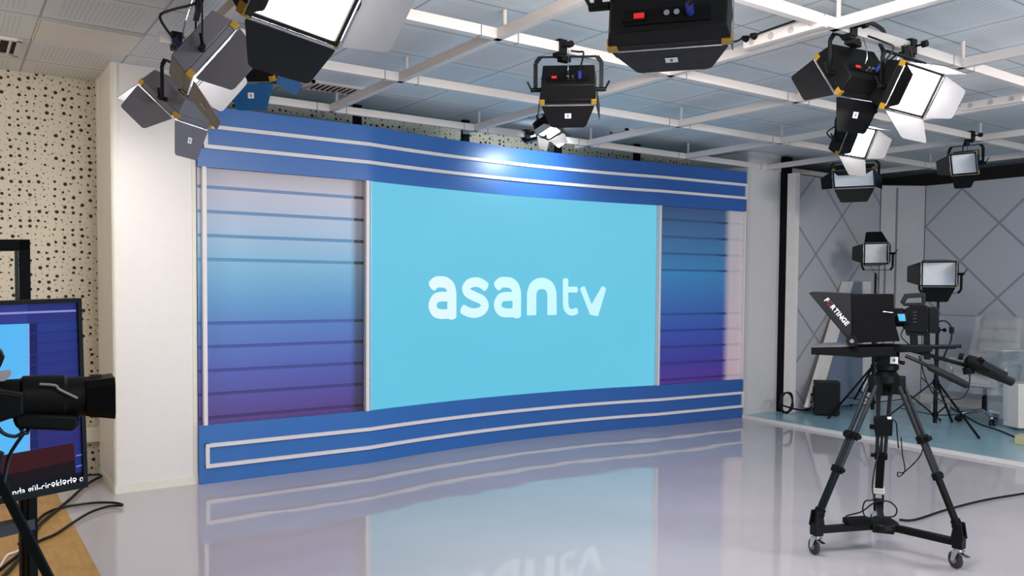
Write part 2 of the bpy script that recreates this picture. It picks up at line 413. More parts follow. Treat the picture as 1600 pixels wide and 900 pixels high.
# LED screen with its logo
def screen_mat():
    mt, nt, b = nodes('cyan screen picture'); vec, x, y, z = coords(nt)
    n = noise(nt, vec, .9, 2)
    c = mixc(nt, n, srgb((94, 194, 223)), srgb((104, 202, 231)))
    c = mixc(nt, mapr(nt, z, 0, 2.0, .0, .25), c, srgb((118, 202, 232)))
    b.inputs['Base Color'].default_value = (.01, .02, .03, 1); b.inputs['Roughness'].default_value = .35
    L(nt, c, b.inputs['Emission Color']); b.inputs['Emission Strength'].default_value = .95
    return mt
ls = thing('led_screen', 'large cyan LED wall with a white logo in the centre of the set', 'screen', ((XA+XB)/2, .15, .469))
band(MB(), XA, XB-.005, .4692, 2.4978, -.012, .05).build('display', screen_mat(), ls)
def logo_mat():
    mt, nt, b = nodes('pale logo lettering'); vec, x, y, z = coords(nt)
    c = mixc(nt, mapr(nt, x, -1.1, .2, 0, 1), srgb((206, 222, 235)), srgb((172, 222, 238)))
    b.inputs['Base Color'].default_value = (.3, .4, .45, 1)
    L(nt, c, b.inputs['Emission Color']); b.inputs['Emission Strength'].default_value = .8
    return mt
LOGO = logo_mat()
def ribbon(mb, pts, w, off, smooth=True, caps=True):
    """flat stroke in the plane of the screen; pts are (x, z)"""
    P = [V((p[0], p[1])) for p in pts]
    if smooth:
        Q = []
        for i in range(len(P)-1):
            p0 = P[max(i-1, 0)]; p1 = P[i]; p2 = P[i+1]; p3 = P[min(i+2, len(P)-1)]
            for k in range(6):
                t = k/6; Q.append(.5*((2*p1)+(p2-p0)*t+(2*p0-5*p1+4*p2-p3)*t*t+(3*p1-p0-3*p2+p3)*t**3))
        P = Q+[P[-1]]
    def put(p): return (p.x, sety(p.x)+off, p.y)
    A, B = [], []
    for i, p in enumerate(P):
        t = (P[min(i+1, len(P)-1)]-P[max(i-1, 0)]).normalized(); n = V((-t.y, t.x))
        k = 1
        if 0 < i < len(P)-1 and not smooth:
            t1 = (p-P[i-1]).normalized(); k = 1/max(.35, t.dot(t1))
        A.append(put(p+n*w*k/2)); B.append(put(p-n*w*k/2))
    n = len(P); mb.add(A+B, [(i, i+1, n+i+1, n+i) for i in range(n-1)])
    if caps:
        for e, s in ((P[0], P[1]), (P[-1], P[-2])):
            d = (e-s).normalized(); nn = V((-d.y, d.x)); r = w/2
            mb.add([put(e)]+[put(e+d*(math.sin(PI*k/10)*r*.55)+nn*(math.cos(PI*k/10)*r)) for k in range(11)], [(0, k, k+1) for k in range(1, 11)])
def lx(x, y):
    p = ony(640+x/4.706, 400+y/4.706, .17); return (p.x, p.z)
GLY = [
 ([([(150,218),(178,194),(215,190),(255,196),(287,222),(301,268),(302,330),(302,445)], .107, True), ([(300,299),(215,299),(172,314),(151,362),(170,410),(215,426),(302,424)], .092, True)], 'a'),
 ([([(562,226),(532,204),(490,192),(440,202),(412,236),(428,272),(482,300),(534,324),(556,364),(534,402),(482,420),(430,412),(388,392)], .094, True)], 's'),
 ([([(650,220),(676,197),(712,193),(750,199),(780,224),(794,268),(795,330),(795,438)], .107, True), ([(793,298),(712,298),(672,312),(652,358),(670,402),(712,418),(795,416)], .092, True)], 'a'),
 ([([(904,436),(904,330),(906,270),(926,222),(976,201),(1028,222),(1048,270),(1050,330),(1050,434)], .118, True)], 'n'),
 ([([(1146,176),(1146,260),(1147,350),(1156,392),(1186,414),(1222,404)], .07, True), ([(1150,247),(1222,247)], .062, False)], 't'),
 ([([(1264,238),(1330,420),(1336,420),(1406,238)], .066, False)], 'v')]
for strokes, nm in GLY:
    mb = MB()
    for j, (pts, w, sm) in enumerate(strokes): ribbon(mb, [lx(*p) for p in pts], w, .0085-.0012*j, sm, caps=not (nm == 'n'))
    mb.build('logo_letter', LOGO, ls, fixn=False)
for x, w in ((XA+.02, .012), (XB-.02, .012)):
    MB().box((x, sety(x)+.006, 1.4835), (w, .02, 2.028)).build('screen_bezel', mat('pale blue bezel', (170, 200, 215), .3), ls)

# ------------------------------------------------------------------ ceiling fittings
GRIDX, GRIDY, GZ = (-.36, 1.05, 2.47, 3.84, 5.28, 6.7, 8.1), (-.1, -1.37, -2.62, -3.88, -5.14), 3.06
lg = thing('lighting_grid', 'white square pipe grid hung below the tiled ceiling', 'lighting grid', (2.5, -2.6, GZ))
PIPE = mat('white powder coated pipe', (212, 203, 198), .4, var=.03)
for y in GRIDY:
    xa = {-.1: .16, -1.37: -.56, -2.62: -1.0, -3.88: -1.1, -5.14: -1.1}[y]; mb = MB().box(((xa+8.6)/2, y, GZ), (8.6-xa, .045, .06))
    mb.build('pipe', PIPE, lg)
for x in GRIDX:
    ya = -1.3 if x < 0 else .08; mb = MB().box((x, (ya-5.52)/2, GZ-.001), (.045, ya+5.52, .058)); mb.build('pipe', PIPE, lg)
for x in GRIDX:
    for y in GRIDY:
        if (x, y) == (-.36, -.1): continue
        MB().cyl((x+.06, y+.02, GZ+.03), (x+.06, y+.02, HC-.001), .013, n=10).build('hanger_rod', PIPE, lg)
for x in GRIDX:
    for y in GRIDY:
        for s in ((-1, 1) if x > 0 else (1,)):
            if (x, y) == (-.36, -.1): continue
            MB().box((x+s*.13, y, GZ), (.006, .049, .064)).build('joint_ring', mat('grey joint', (120, 116, 114), .5), lg)

t = thing('ceiling_light_panel', 'unlit flat square light panel in the ceiling above the dotted wall', 'ceiling light', (-.83, -.54, HC))
MB().box((-.83, -.54, HC-.008), (.6, .53, .016)).build('frame', mat('pale grey frame', (190, 186, 180), .5), t)
MB().box((-.83, -.54, HC-.012), (.57, .5, .018)).build('diffuser', mat('opal diffuser', (218, 214, 206), .5), t)
def vent(label, cx, cy, w, d, n, along):
    t = thing('air_vent', label, 'air vent', (cx, cy, HC), group='ceiling air vents')
    mb = MB().box((cx, cy+d/2-.015, HC-.01), (w, .03, .02)).box((cx, cy-d/2+.015, HC-.01), (w, .03, .02)).box((cx-w/2+.015, cy, HC-.01), (.03, d, .02)).box((cx+w/2-.015, cy, HC-.01), (.03, d, .02))
    mb.build('frame', PIPE, t)
    MB().box((cx, cy, HC-.003), (w-.04, d-.04, .005)).build('backing', BLKM(), t)
    for i in range(n):
        f = (i+.5)/n-.5
        if along == 'x': MB().box((cx+f*(w-.06), cy, HC-.012), (.012, d-.06, .02), M.Rotation(R_(35), 3, 'Y')).build('blade', PIPE, t)
        else: MB().box((cx, cy+f*(d-.06), HC-.012), (w-.06, .012, .02), M.Rotation(R_(35), 3, 'X')).build('blade', PIPE, t)
vent('ceiling vent with dark slots above the upper left end of the blue header', 1.06, -.17, .52, .3, 10, 'x')
vent('square ceiling vent cut by the left edge of the photo', -1.38, .02, .4, .46, 5, 'x')
vent('small dark ceiling vent over the right half of the cyan screen', 4.36, -.19, .36, .26, 5, 'x')

# ------------------------------------------------------------------ studio lights
GLOW = {}
def glow(s):
    if s not in GLOW:
        mt, nt, b = nodes('lit diffuser %g' % s); vec, x, y, z = coords(nt)
        n = noise(nt, vec, 3, 1)
        L(nt, mixc(nt, n, (1, .93, .86), (1, .95, .9)), b.inputs['Emission Color']); b.inputs['Emission Strength'].default_value = s
        GLOW[s] = mt
    return GLOW[s]
OFF = mat('frosted white diffuser', (240, 241, 244), .45)
HOUS = mat('black powder coat', (10, 10, 11), .5, spec=.22)
DOOR = mat('black barn door paint', (14, 13, 15), .45, spec=.25)
DOORLIT = mat('black barn door with painted glow', (142, 140, 143), .4, spec=.3)  # doors are black; grey paints the glow onto lit inner faces
def studio_light(label, pos, yaw, tilt, W=.36, H=.3, D=.12, lit=0, doors=(60, 60, 60, 60), clamp=None, cax='x', stand=False, DL=None, rear=True, sticker=True, roll=0, paint=None, inner_tone=None, body=None, dim=(), sock=-.42):
    pos = V(pos); y = R_(yaw)
    t = thing('studio_light', label, 'studio light', pos, -y)
    hx = M.Rotation(R_(-tilt), 4, 'X') @ M.Rotation(R_(roll), 4, 'Y')
    def P(p): return hx @ V(p)
    def bld(mb, name, mt, par=t, **k):
        mb.v = [P(p) for p in mb.v]; return mb.build(name, mt, par, world=False, **k)
    w, h = W/2, H/2; bw, bh = w*.94, h*.86
    mb = MB().hexa([(-bw,-D,-bh),(bw,-D,-bh),(w,-.03,-h),(-w,-.03,-h),(-bw,-D,bh),(bw,-D,bh),(w,-.03,h),(-w,-.03,h)])
    for s in (-1, 1):
        mb.box((s*(w-.008), -.012, 0), (.016, .036, H)); mb.box((0, -.012, s*(h-.008)), (W, .036, .016))
    house = bld(mb, 'housing', body or HOUS, bevel=.004)
    bld(MB().box((0, -.011, 0), (W-.03, .012, H-.03)), 'diffuser', glow(lit) if lit else OFF)
    for sx in (-1, 1):
        for sz in (-1, 1):
            bld(MB().box((sx*(w-.004), -.012, sz*(h-.012)), (.016, .034, .034)).box((sx*(w-.014), -.012, sz*(h+.001)), (.03, .034, .01)), 'corner_bracket', YEL(), bevel=.002)
    if rear:
        bld(MB().box((-.10, -D-.004, bh*sock), (.07, .012, .03)).box((.0, -D-.003, bh*sock), (.26, .006, .05)), 'socket_panel', BLKM())
        bld(MB().box((-.085, -D-.012, bh*sock), (.032, .008, .016)), 'power_switch', mat('red switch', (205, 40, 36), .4, emit=.35))
        bld(MB().cyl((.07, -D-.002, bh*sock), (.07, -D-.05, bh*(sock+.04)), .012), 'power_plug', mat('blue connector', (40, 52, 130), .4))
        bld(MB().cyl((.0, -D-.002, bh*sock), (.0, -D-.02, bh*sock), .009).cyl((.03, -D-.002, bh*sock), (.03, -D-.02, bh*sock), .009), 'data_socket', CHR())
    DLv, DLs = (DL if DL else (H*.62, H*.52))
    # barn doors: bottom, top, left, right
    for k, (hinge, out, wid, ln, ang) in enumerate((((0, .008, h), (0, 0, 1), W-.02, DLv, doors[0]), ((0, .008, -h), (0, 0, -1), W-.02, DLv, doors[1]), ((-w, .008, 0), (-1, 0, 0), H-.02, DLs, doors[2]), ((w, .008, 0), (1, 0, 0), H-.02, DLs, doors[3]))):
        if ang is None: continue
        out = V(out); tang = V((1, 0, 0)) if k < 2 else V((0, 0, 1))
        dr = out*math.cos(R_(ang))+V((0, 1, 0))*math.sin(R_(ang)); nr = dr.cross(tang).normalized(); hp = V(hinge)
        pl = [(-.5, 0), (.5, 0), (.5, .06), (.35, .92), (.33, .97), (.29, 1), (-.29, 1), (-.33, .97), (-.35, .92), (-.5, .06)]
        mb = MB().prism([hp+tang*(a*wid)+dr*(.008+b*ln)-nr*.0015 for a, b in pl], nr*.003)
        inn = -out*math.sin(R_(ang))+V((0, 1, 0))*math.cos(R_(ang))
        mb.mi[1 if nr.dot(inn) > 0 else 0] = 1
        d = bld(mb, 'barn_door', [paint or DOOR, (inner_tone or (DOORLIT if lit else DOOR)) if k not in dim else DOOR], fixn=False)
        bld(MB().cyl(hp-tang*wid*.46, hp+tang*wid*.46, .0045, n=8), 'hinge', CHR(), d)
        if k == 1 and sticker:
            inward = -1 if nr.dot(V((0, 1, 0))*1-out*.2) > 0 else 1
            c = hp+dr*(ln*.5)+nr*(.003*inward)
            q = MB().prism([c+tang*a+dr*b for a, b in ((-.02, -.018), (.02, -.018), (.02, .018), (-.02, .018))], nr*.001*inward)
            bld(q, 'sticker', STK(), d)
            q = MB().prism([c+nr*.001*inward+tang*a+dr*b for a, b in ((-.004, -.009), (.004, -.009), (.004, .009), (-.004, .009))], nr*.0006*inward)
            bld(q, 'sticker_mark', mat('grey print', (90, 90, 92), .6), d)
    # yoke: hangs (or stands) upright whatever the tilt of the head
    sg = -1 if stand else 1
    yh = (h+.07)*sg; yw = w+.032
    mb = MB()
    path = [(-yw, -.055, 0), (-yw, -.055, yh*.82), (-yw*.86, -.055, yh), (yw*.86, -.055, yh), (yw, -.055, yh*.82), (yw, -.055, 0)]
    for a, b in zip(path[:-1], path[1:]): mb.bar(a, b, .007 if a[0]*b[0] > 0 else .026, .026 if a[0]*b[0] > 0 else .007, up=(0, 0, 1) if a[2] == b[2] else (1, 0, 0))
    mb.build('yoke', HOUS, t, world=False)
    for s in (-1, 1):
        kn = MB().cyl((s*(w-.005), -.055, 0), (s*(yw+.03), -.055, 0), .014, n=12).bar((s*(yw+.024), -.055, 0), (s*(yw+.05), -.065, .05), .014, .01)
        kn.build('tilt_knob', HOUS, t, world=False, bevel=.002)
    top = wm(t) @ V((0, -.055, yh))
    if clamp is not None:
        c = V((clamp[0], clamp[1], GZ)); mb = MB().cyl(top, (top.x, top.y, c.z-.06), .016, n=12)
        mb.bar((top.x, top.y, c.z-.065), (c.x, c.y, c.z-.065), .05, .03)
        ax = V((1, 0, 0)) if cax == 'x' else V((0, 1, 0))
        mb.box((c.x, c.y, c.z-.045), (.055, .055, .03)); 
        for s in (-1, 1): mb.box((c.x+(0 if ax.x else s*.032), c.y+(s*.032 if ax.x else 0), c.z), (.055 if ax.x else .012, .012 if ax.x else .055, .09))
        mb.box((c.x, c.y, c.z+.04), (.06, .06, .014))
        sd = V((0, -1, 0)) if ax.x else V((-1, 0, 0))
        mb.cyl(c+sd*.03, c+sd*.09, .007, n=8); mb.cyl(c+sd*.085, c+sd*.115, .02, n=12)
        mb.build('clamp', HOUS, t)
        back = wm(t) @ P((.07, -D-.05, bh*(sock+.04))); far = V((c.x+.12*ax.x, c.y+.12*ax.y, c.z+.036))
        mb = MB().tube([back, back+V((0, 0, .06))+(back-pos)*.35, (back+top)/2+V((0, 0, .02))+(back-pos)*.4, top+V((.02, .02, .05)), far], .006)
        mb.build('power_cable', RUB(), t)
        s0 = wm(t) @ P((0, -D-.01, -bh*.1)); s1 = top+V((0, 0, .06))
        MB().tube([s0, s0.lerp(s1, .4)+(s0-pos)*.3+V((0, 0, -.05)), s1+(s0-pos)*.15, s1], .003, n=6).build('safety_wire', CHR(), t)
    return t

SPILLP = mat('black fitting with painted spill', (104, 100, 106), .45)  # black fittings greyed: spill from neighbouring lights painted in
studio_light('black studio light seen from behind, hanging in the top middle above the cyan screen', (1.614, -2.577, 2.815), 40, 45, W=.345, H=.265, lit=26, doors=(60, 90, 80, 80), clamp=(1.51, -2.62), DL=(.16, .14))
studio_light('largest black studio light seen from behind, cut by the top edge of the photo', (.273, -4.78, 2.487), 51, 10, W=.38, H=.27, D=.08, lit=22, sock=-.62, doors=(60, 91, 90, 90), clamp=(.22, -5.14), DL=(.17, .15))
studio_light('black studio light seen from behind, hanging right beside the brightly lit pair', (2.731, -3.80, 2.815), 8, 34, W=.37, H=.30, lit=22, doors=(70, 50, 45, 80), clamp=(2.60, -3.88))
studio_light('brightest lit studio light, hanging at the upper right of the photo beside the black one', (2.99, -4.05, 2.735), 178, 27, W=.44, H=.27, lit=26, doors=(78, 48, 50, 55), clamp=(3.22, -3.88))
studio_light('smaller lit studio light glowing just below the brightest one', (4.83, -2.517, 2.845), 180, 24, W=.40, H=.27, lit=24, doors=(80, 42, 40, 70), clamp=(4.75, -2.62))
studio_light('unlit wide studio light with a white face, hanging low before the lattice wall', tuple(dep(1334, 279, 9.0)), 243, 42, W=.43, H=.24, doors=(75, 42, 55, 30), clamp=(6.7, -1.37), cax='y', sticker=False)
studio_light('unlit studio light hanging alone near the right edge under the ceiling', tuple(dep(1506, 256, 7.9)), 258, 24, W=.235, H=.22, doors=(75, 48, 75, 30), clamp=(6.52, -2.62), sticker=False)
studio_light('big lit studio light with a dark lower flap at the top left of the photo', (-.717, -4.30, 2.503), 156, 35, W=.38, H=.34, lit=26, doors=(70, 8, 30, 66), clamp=(-.62, -3.88), DL=(.13, .15), sticker=False, dim=(1,))
studio_light('studio light, flaps greyed by painted spill, seen edge on behind the big lit one', tuple(dep(330, 95, 3.9)), 100, 38, W=.37, H=.33, lit=10, paint=SPILLP, body=SPILLP, doors=(65, 75, 65, 65), clamp=(-.6, -2.62))
studio_light('studio light with flaps painted in screen reflection between the left cluster and the blue header', tuple(dep(402, 114, 5.3)), 40, 55, W=.31, H=.27, doors=(60, 60, 50, 50), clamp=(.02, -1.37), paint=mat('black barn door with painted reflection', (26, 84, 134), .35))  # black doors tinted blue to paint in the cyan screen's reflection
studio_light('lowest studio light of the left cluster, shining onto the white column', tuple(dep(274, 166, 5.02)), 316, 48, paint=SPILLP, body=SPILLP, W=.36, H=.32, lit=55, doors=(60, 60, 60, 60), clamp=(-.46, -1.37))
studio_light('small lit studio light tucked under the pipe just above the blue header', tuple(dep(860, 207, 7.7)), 150, 62, W=.30, H=.18, lit=20, DL=(.10, .10), doors=(68, 60, 60, -10), clamp=(3.06, -.1), sticker=False)

# ------------------------------------------------------------------ outlet rails on the grid
def outlets(label, a, b, n):
    a, b = V(a), V(b); t = thing('power_strip', label, 'power strip', a.lerp(b, .5), group='power strips on the grid')
    MB().bar(a, b, .05, .06).build('strip_body', PIPE, t, bevel=.004)
    d = (b-a).normalized(); s = V((0, 0, -1)).cross(d).normalized()
    if s.dot(CAM-a) < 0: s = -s
    for i in range(n):
        c = a.lerp(b, (i+.5)/n)+s*.026
        MB().cyl(c-s*.01, c+s*.003, .02, n=16).build('socket', mat('grey socket', (170, 165, 162), .5), t)
    return d, s
pa, pb = onz(1165, 70, 3.04), onz(1290, 33, 3.04)
dd, ss = outlets('white power strip with two black plugs on the pipe right of the largest black light', pa, pb, 4)
for i, (q, r) in enumerate((((1171, 62), .0), ((1184, 58), .0))):
    c = onp(q[0], q[1], pa, ss)+ss*.03
    pl = thing('power_plug', ('left black plug' if i == 0 else 'right black plug')+' pushed into the white power strip on the grid', 'plug', c, group='plugs in the power strip')
    MB().cyl(c-ss*.006, c+ss*.03, .021, .013, n=14).build('plug_body', BLKM(), pl)
    e = c+ss*.03
    pts = [e, e+ss*.03+V((0, 0, -.02))-dd*.02*(1-2*i), e+dd*(-.10 if i == 0 else .12)+V((0, 0, .0)), e+dd*(-.28 if i == 0 else .42)+V((0, 0, .03))-ss*.05]
    MB().tube(pts, .006).build('plug_lead', RUB(), pl)
pa, pb = onz(1503, 168, 3.04), onz(1600, 152, 3.04)
outlets('white power strip on the pipe at the right edge above the lone unlit light', pa, pb, 3)
pp = [onz(u, v, 3.10) for u, v in ((1345, 38), (1360, 36), (1378, 46), (1386, 60), (1400, 64))]
tag(MB().tube(pp, .012).build('cable_bundle', RUB()), 'bundle of black cables draped over the pipe above the brightest light', 'cable')

# ------------------------------------------------------------------ added unseen lights: fills for the set, corner and ceiling
def area(name, loc, target, sx, sy, power, col=(1, .96, .93)):
    ld = bpy.data.lights.new(name, 'AREA'); ld.shape = 'RECTANGLE'; ld.size = sx; ld.size_y = sy; ld.energy = power; ld.color = col
    o = bpy.data.objects.new(name, ld); COL.objects.link(o); o.location = loc
    o.rotation_euler = (V(target)-V(loc)).to_track_quat('-Z', 'Y').to_euler(); return o
area('key_fill', (1.0, -4.5, 2.85), (2.3, -1.7, 0), 1.4, .7, 85)
area('side_fill', (4.8, -6.3, 2.8), (5.9, -2.0, .6), 1.6, .7, 95)
area('front_fill', (-.6, -7.4, 3.0), (1.6, -1, 1.0), 2, 1, 34)
area('corner_fill', (-2.6, -1.2, 3.0), (-1.6, .8, 1.6), .6, .6, 25, (1, .95, .86))
area('ceiling_fill', (1.5, -8.3, .7), (2.6, -2.6, 3.22), 4, 1.2, 105, (.6, .83, 1))  # added uplight that brightens the ceiling
sp = bpy.data.lights.new('header_spot', 'SPOT'); sp.energy = 55; sp.color = (.85, .97, 1); sp.spot_size = R_(130); sp.spot_blend = 1; sp.shadow_soft_size = .05  # added spot boosting the small fixture's glow on the header
so = bpy.data.objects.new('header_spot', sp); COL.objects.link(so); so.location = (3.3, -.45, 2.93); so.rotation_euler = (V((3.3, .15, 2.72))-V((3.3, -.45, 2.93))).to_track_quat('-Z', 'Y').to_euler()
w = bpy.data.worlds.new('world'); SC.world = w; w.use_nodes = True
w.node_tree.nodes['Background'].inputs[0].default_value = (.9, .92, 1, 1); w.node_tree.nodes['Background'].inputs[1].default_value = .05
SC.view_settings.view_transform = 'Standard'; SC.view_settings.look = 'None'
SC.view_settings.exposure = 0; SC.view_settings.gamma = 1
# ------------------------------------------------------------------ main camera on its wheeled tripod
HUB = V((3.03, -3.90, 0)); NH = V((HUB.x-CAM.x, HUB.y-CAM.y, 0)).normalized(); RT = V((NH.y, -NH.x, 0))   # RT points image-right
def rp(u, v, off=0): return onp(u, v, HUB-NH*off, NH)
FEET = [V((2.608, -3.737, 0)), V((3.075, -4.334, 0)), V((3.43, -3.63, 0))]
dl = thing('tripod_dolly', 'black three armed wheeled dolly under the camera tripod', 'dolly', HUB)
MB().lathe(HUB+V((0, 0, .125)), HUB+V((0, 0, .2)), [(0, .075), (.02, .095), (.05, .09), (.075, .05)], 24).box(HUB+V((0, 0, .15)), (.16, .12, .05), M.Rotation(.6, 3, 'Z')).build('hub', BLK(), dl, bevel=.004)
for F in FEET:
    d = (F-HUB).normalized(); s = V((-d.y, d.x, 0))
    MB().bar(HUB+d*.05+V((0, 0, .155)), F-d*.02+V((0, 0, .155)), .035, .042).build('arm', BLK(), dl, bevel=.004)
    mb = MB().box(F+V((0, 0, .16)), (.055, .06, .075), M.Rotation(math.atan2(d.y, d.x), 3, 'Z'))
    for q in (-1, 1): mb.hexa([F+d*a+s*(q*.026+b)+V((0, 0, z)) for z, w in ((.18, .035), (.27, .02)) for a, b in ((-w, -.006), (w, -.006), (w, .006), (-w, .006))])
    mb.build('foot_bracket', BLK(), dl, bevel=.003)
    ca = V((math.cos(1.2), math.sin(1.2), 0)); cs = V((-ca.y, ca.x, 0)); c = F+V((0, 0, .05))+ca*.022
    w_ = MB().lathe(c-cs*.013, c+cs*.013, [(0, .03), (.002, .044), (.006, .05), (.02, .05), (.024, .044), (.026, .03)], 28).build('wheel', mat('grey black rubber tyre', (40, 40, 42), .6), dl)
    MB().cyl(c-cs*.018, c+cs*.018, .02, n=18).build('wheel_hub', mat('grey plastic hub', (120, 122, 126), .4), w_)
    mb = MB().cyl(F+V((0, 0, .125)), F+V((0, 0, .11)), .024).box(F+V((0, 0, .108)), (.05, .05, .008))
    for q in (-1, 1): mb.hexa([F+ca*a+cs*(q*.022+b)+V((0, 0, z)) for z, a0, a1 in ((.045, .012, .034), (.108, -.02, .026)) for a, b in ((a0, -.0015), (a1, -.0015), (a1, .0015), (a0, .0015))])
    mb.bar(F-ca*.01+V((0, 0, .098)), F-ca*.075+V((0, 0, .09)), .028, .006)
    mb.build('caster_fork', CHR(), dl)

tp = thing('camera_tripod', 'heavy black twin tube camera tripod standing on the wheeled dolly', 'tripod', HUB+V((0, 0, .2)))
CT = rp(1402, 590)                       # crown centre
ZC = CT.z; CT = V((HUB.x, HUB.y, ZC))
MB().lathe(CT+V((0, 0, -.05)), CT+V((0, 0, .075)), [(0, .04), (.02, .07), (.06, .075), (.085, .055), (.1, .07), (.125, .07)], 28).build('crown', BLK(), tp)
MB().cyl(CT+V((0, 0, -.05)), CT+V((0, 0, -.085)), .018).cyl(CT+V((0, 0, -.085)), CT+V((0, 0, -.11)), .036, .03).build('bowl_knob', BLKM(), tp)
GRY = mat('dark grey aluminium tube', (40, 41, 46), .4, .5)
for k, F in enumerate(FEET):
    d = (F-HUB).normalized(); s = V((-d.y, d.x, 0))
    S = CT+d*.075+V((0, 0, -.005)); E_ = F+V((0, 0, .225)); up = (E_-S).normalized(); nrm = s.cross(up)
    at = lambda t: S.lerp(E_, t)
    lg_ = MB().hexa([S+s*a+d*b+V((0, 0, z)) for z, w in ((-.09, .042), (.02, .03)) for a, b in ((-w, -.03), (w, -.03), (w, .03), (-w, .03))]).build('leg', BLK(), tp, bevel=.006)
    mb = MB()
    for q in (-1, 1): mb.cyl(at(.05)+s*q*.034, at(.41)+s*q*.028, .0125, n=12)
    mb.build('upper_tube', GRY, lg_)
    MB().bar(at(.385), at(.435), .095, .04, up=nrm).cyl(at(.41)+s*.045, at(.41)+s*.075, .016).bar(at(.40)-nrm*.03, at(.43)-nrm*.03, .05, .03, up=nrm).build('upper_clamp', BLKM(), lg_, bevel=.005)
    mb = MB()
    for q in (-1, 1): mb.cyl(at(.42)+s*q*.026, at(.65)+s*q*.024, .0115, n=12)
    mb.cyl(at(.42), at(.65), .009, n=10)
    mb.build('middle_tube', GRY, lg_)
    MB().bar(at(.63), at(.675), .078, .036, up=nrm).cyl(at(.65)+s*.04, at(.65)+s*.06, .013).build('lower_clamp', BLKM(), lg_, bevel=.005)
    MB().bar(at(.66), at(.95), .05, .024, up=nrm).build('lower_tube', BLK(), lg_, bevel=.004)
    MB().bar(at(.93), at(.975), .062, .034, up=nrm).cyl(at(.97)-s*.035, at(.97)+s*.035, .02).build('foot', BLKM() if k < 2 else WHT(), lg_, bevel=.004)
# fluid head
fh = MB().cyl(V((HUB.x, HUB.y, rp(1402, 575).z)), V((HUB.x, HUB.y, rp(1402, 566).z)), .06)
hz = rp(1402, 558).z; HC0 = V((HUB.x, HUB.y, hz))
fh.cyl(HC0-NH*.075, HC0+NH*.075, .058, n=28).cyl(HC0-RT*.07, HC0+RT*.07, .035, n=20)
fh.box(HC0+V((0, 0, .055)), (.13, .12, .03), M.Rotation(math.atan2(RT.y, RT.x), 3, 'Z'))
fh.cyl(HC0-NH*.075, HC0-NH*.09, .04).cyl(HC0+RT*.07+V((0, 0, -.03)), HC0+RT*.1+V((0, 0, -.035)), .012)
fho = fh.build('fluid_head', BLK(), tp, bevel=.004)
c = rp(1397, 563, .092); MB().box(c, (.042, .003, .04), M.Rotation(math.atan2(RT.y, RT.x), 3, 'Z')).build('sticker', STK(), fho)
MB().box(c-NH*.002, (.012, .002, .016), M.Rotation(math.atan2(RT.y, RT.x), 3, 'Z')).build('sticker_mark', mat('grey print', (90, 90, 92), .6), fho)
b1 = MB().tube([rp(1415, 556, .1), rp(1440, 567, .12), rp(1462, 578, .13)], .011).build('pan_handle', BLK(), tp)
MB().lathe(rp(1450, 572, .125), rp(1503, 598, .14), [(0, .014), (.01, .021), (.12, .021), (.125, .023), (.225, .02), (.233, .012)], 18).build('grip', mat('charcoal rubber grip', (22, 22, 24), .6, spec=.25), b1)
b2 = MB().tube([rp(1425, 548, -.1), rp(1470, 560, -.12), rp(1520, 574, -.13)], .012).build('pan_handle', BLK(), tp)
MB().lathe(rp(1522, 574, -.13), rp(1574, 594, -.14), [(0, .015), (.01, .024), (.215, .026), (.223, .016)], 18).build('grip', mat('charcoal rubber grip', (22, 22, 24), .6, spec=.25), b2)
zc = thing('zoom_controller', 'black zoom remote clamped on the right hand pan handle', 'remote control', rp(1520, 570, -.1))
MB().lathe(rp(1508, 561, -.09), rp(1540, 575, -.09), [(0, .018), (.01, .034), (.06, .04), (.11, .034), (.14, .02)], 18).cyl(rp(1512, 574, -.1), rp(1514, 584, -.1), .03).build('controller_body', BLKM(), zc)
MB().bar(rp(1535, 567, -.06), rp(1573, 587, -.07), .03, .04).build('controller_grip', mat('charcoal rubber grip', (22, 22, 24), .6, spec=.25), zc, bevel=.008)
MB().cyl(rp(1505, 558, -.07), rp(1498, 556, -.07), .02).cyl(rp(1532, 563, -.07), rp(1536, 560, -.07), .016).build('thumb_wheel', BLKM(), zc)
MB().tube([rp(1515, 584, -.1), rp(1514, 605, -.1), rp(1503, 622, -.08), rp(1482, 622, -.05), rp(1462, 610, -.02), rp(1440, 590, 0)], .004).build('controller_lead', RUB(), zc)

# teleprompter and camera share a rail plate
def side_prism(mb, pts, o0, o1):
    a = [rp(u, v, o0) for u, v in pts]; b = [a_ - NH*(o1-o0) for a_ in a]; n = len(a)
    return mb.add(a+b, [tuple(range(n)), tuple(range(2*n-1, n-1, -1))]+[(i, i+n, (i+1) % n+n, (i+1) % n) for i in range(n)])
tpp = thing('teleprompter', 'black teleprompter hood with white lettering in front of the camera', 'teleprompter', rp(1340, 552))
HW = .17
side_prism(MB(), [(1333, 459), (1396, 459), (1397, 500), (1405, 528), (1336, 531)], -HW, HW).build('hood', mat('black hood cloth', (11, 10, 13), .85, spec=.15), tpp, bevel=.004)
side_prism(MB(), [(1271, 457), (1276, 455.5), (1333, 458), (1335, 529), (1331, 527)], -HW-.004, HW+.004).build('hood_flap', mat('black flap cloth', (24, 23, 28), .7, spec=.3), tpp, bevel=.003)
side_prism(MB(), [(1272, 459), (1274, 459), (1334, 529), (1331, 529)], -HW+.01, HW-.01).build('beam_splitter_glass', mat('dark mirror glass', (30, 34, 40), .05, spec=.9), tpp)
tr = side_prism(MB(), [(1274, 538), (1332, 538), (1395, 536), (1396, 549), (1346, 553), (1330, 551), (1274, 548)], -.16, .16).build('monitor_tray', BLKM(), tpp, bevel=.003)
side_prism(MB(), [(1276, 536.4), (1330, 533.5), (1331, 537), (1276, 538)], -.15, .15).build('monitor_screen', mat('grey monitor glass', (105, 108, 112), .2), tr)
side_prism(MB(), [(1322, 552), (1334, 553), (1334, 556), (1322, 553)], .05, .1).build('tray_screw', BLKM(), tr)
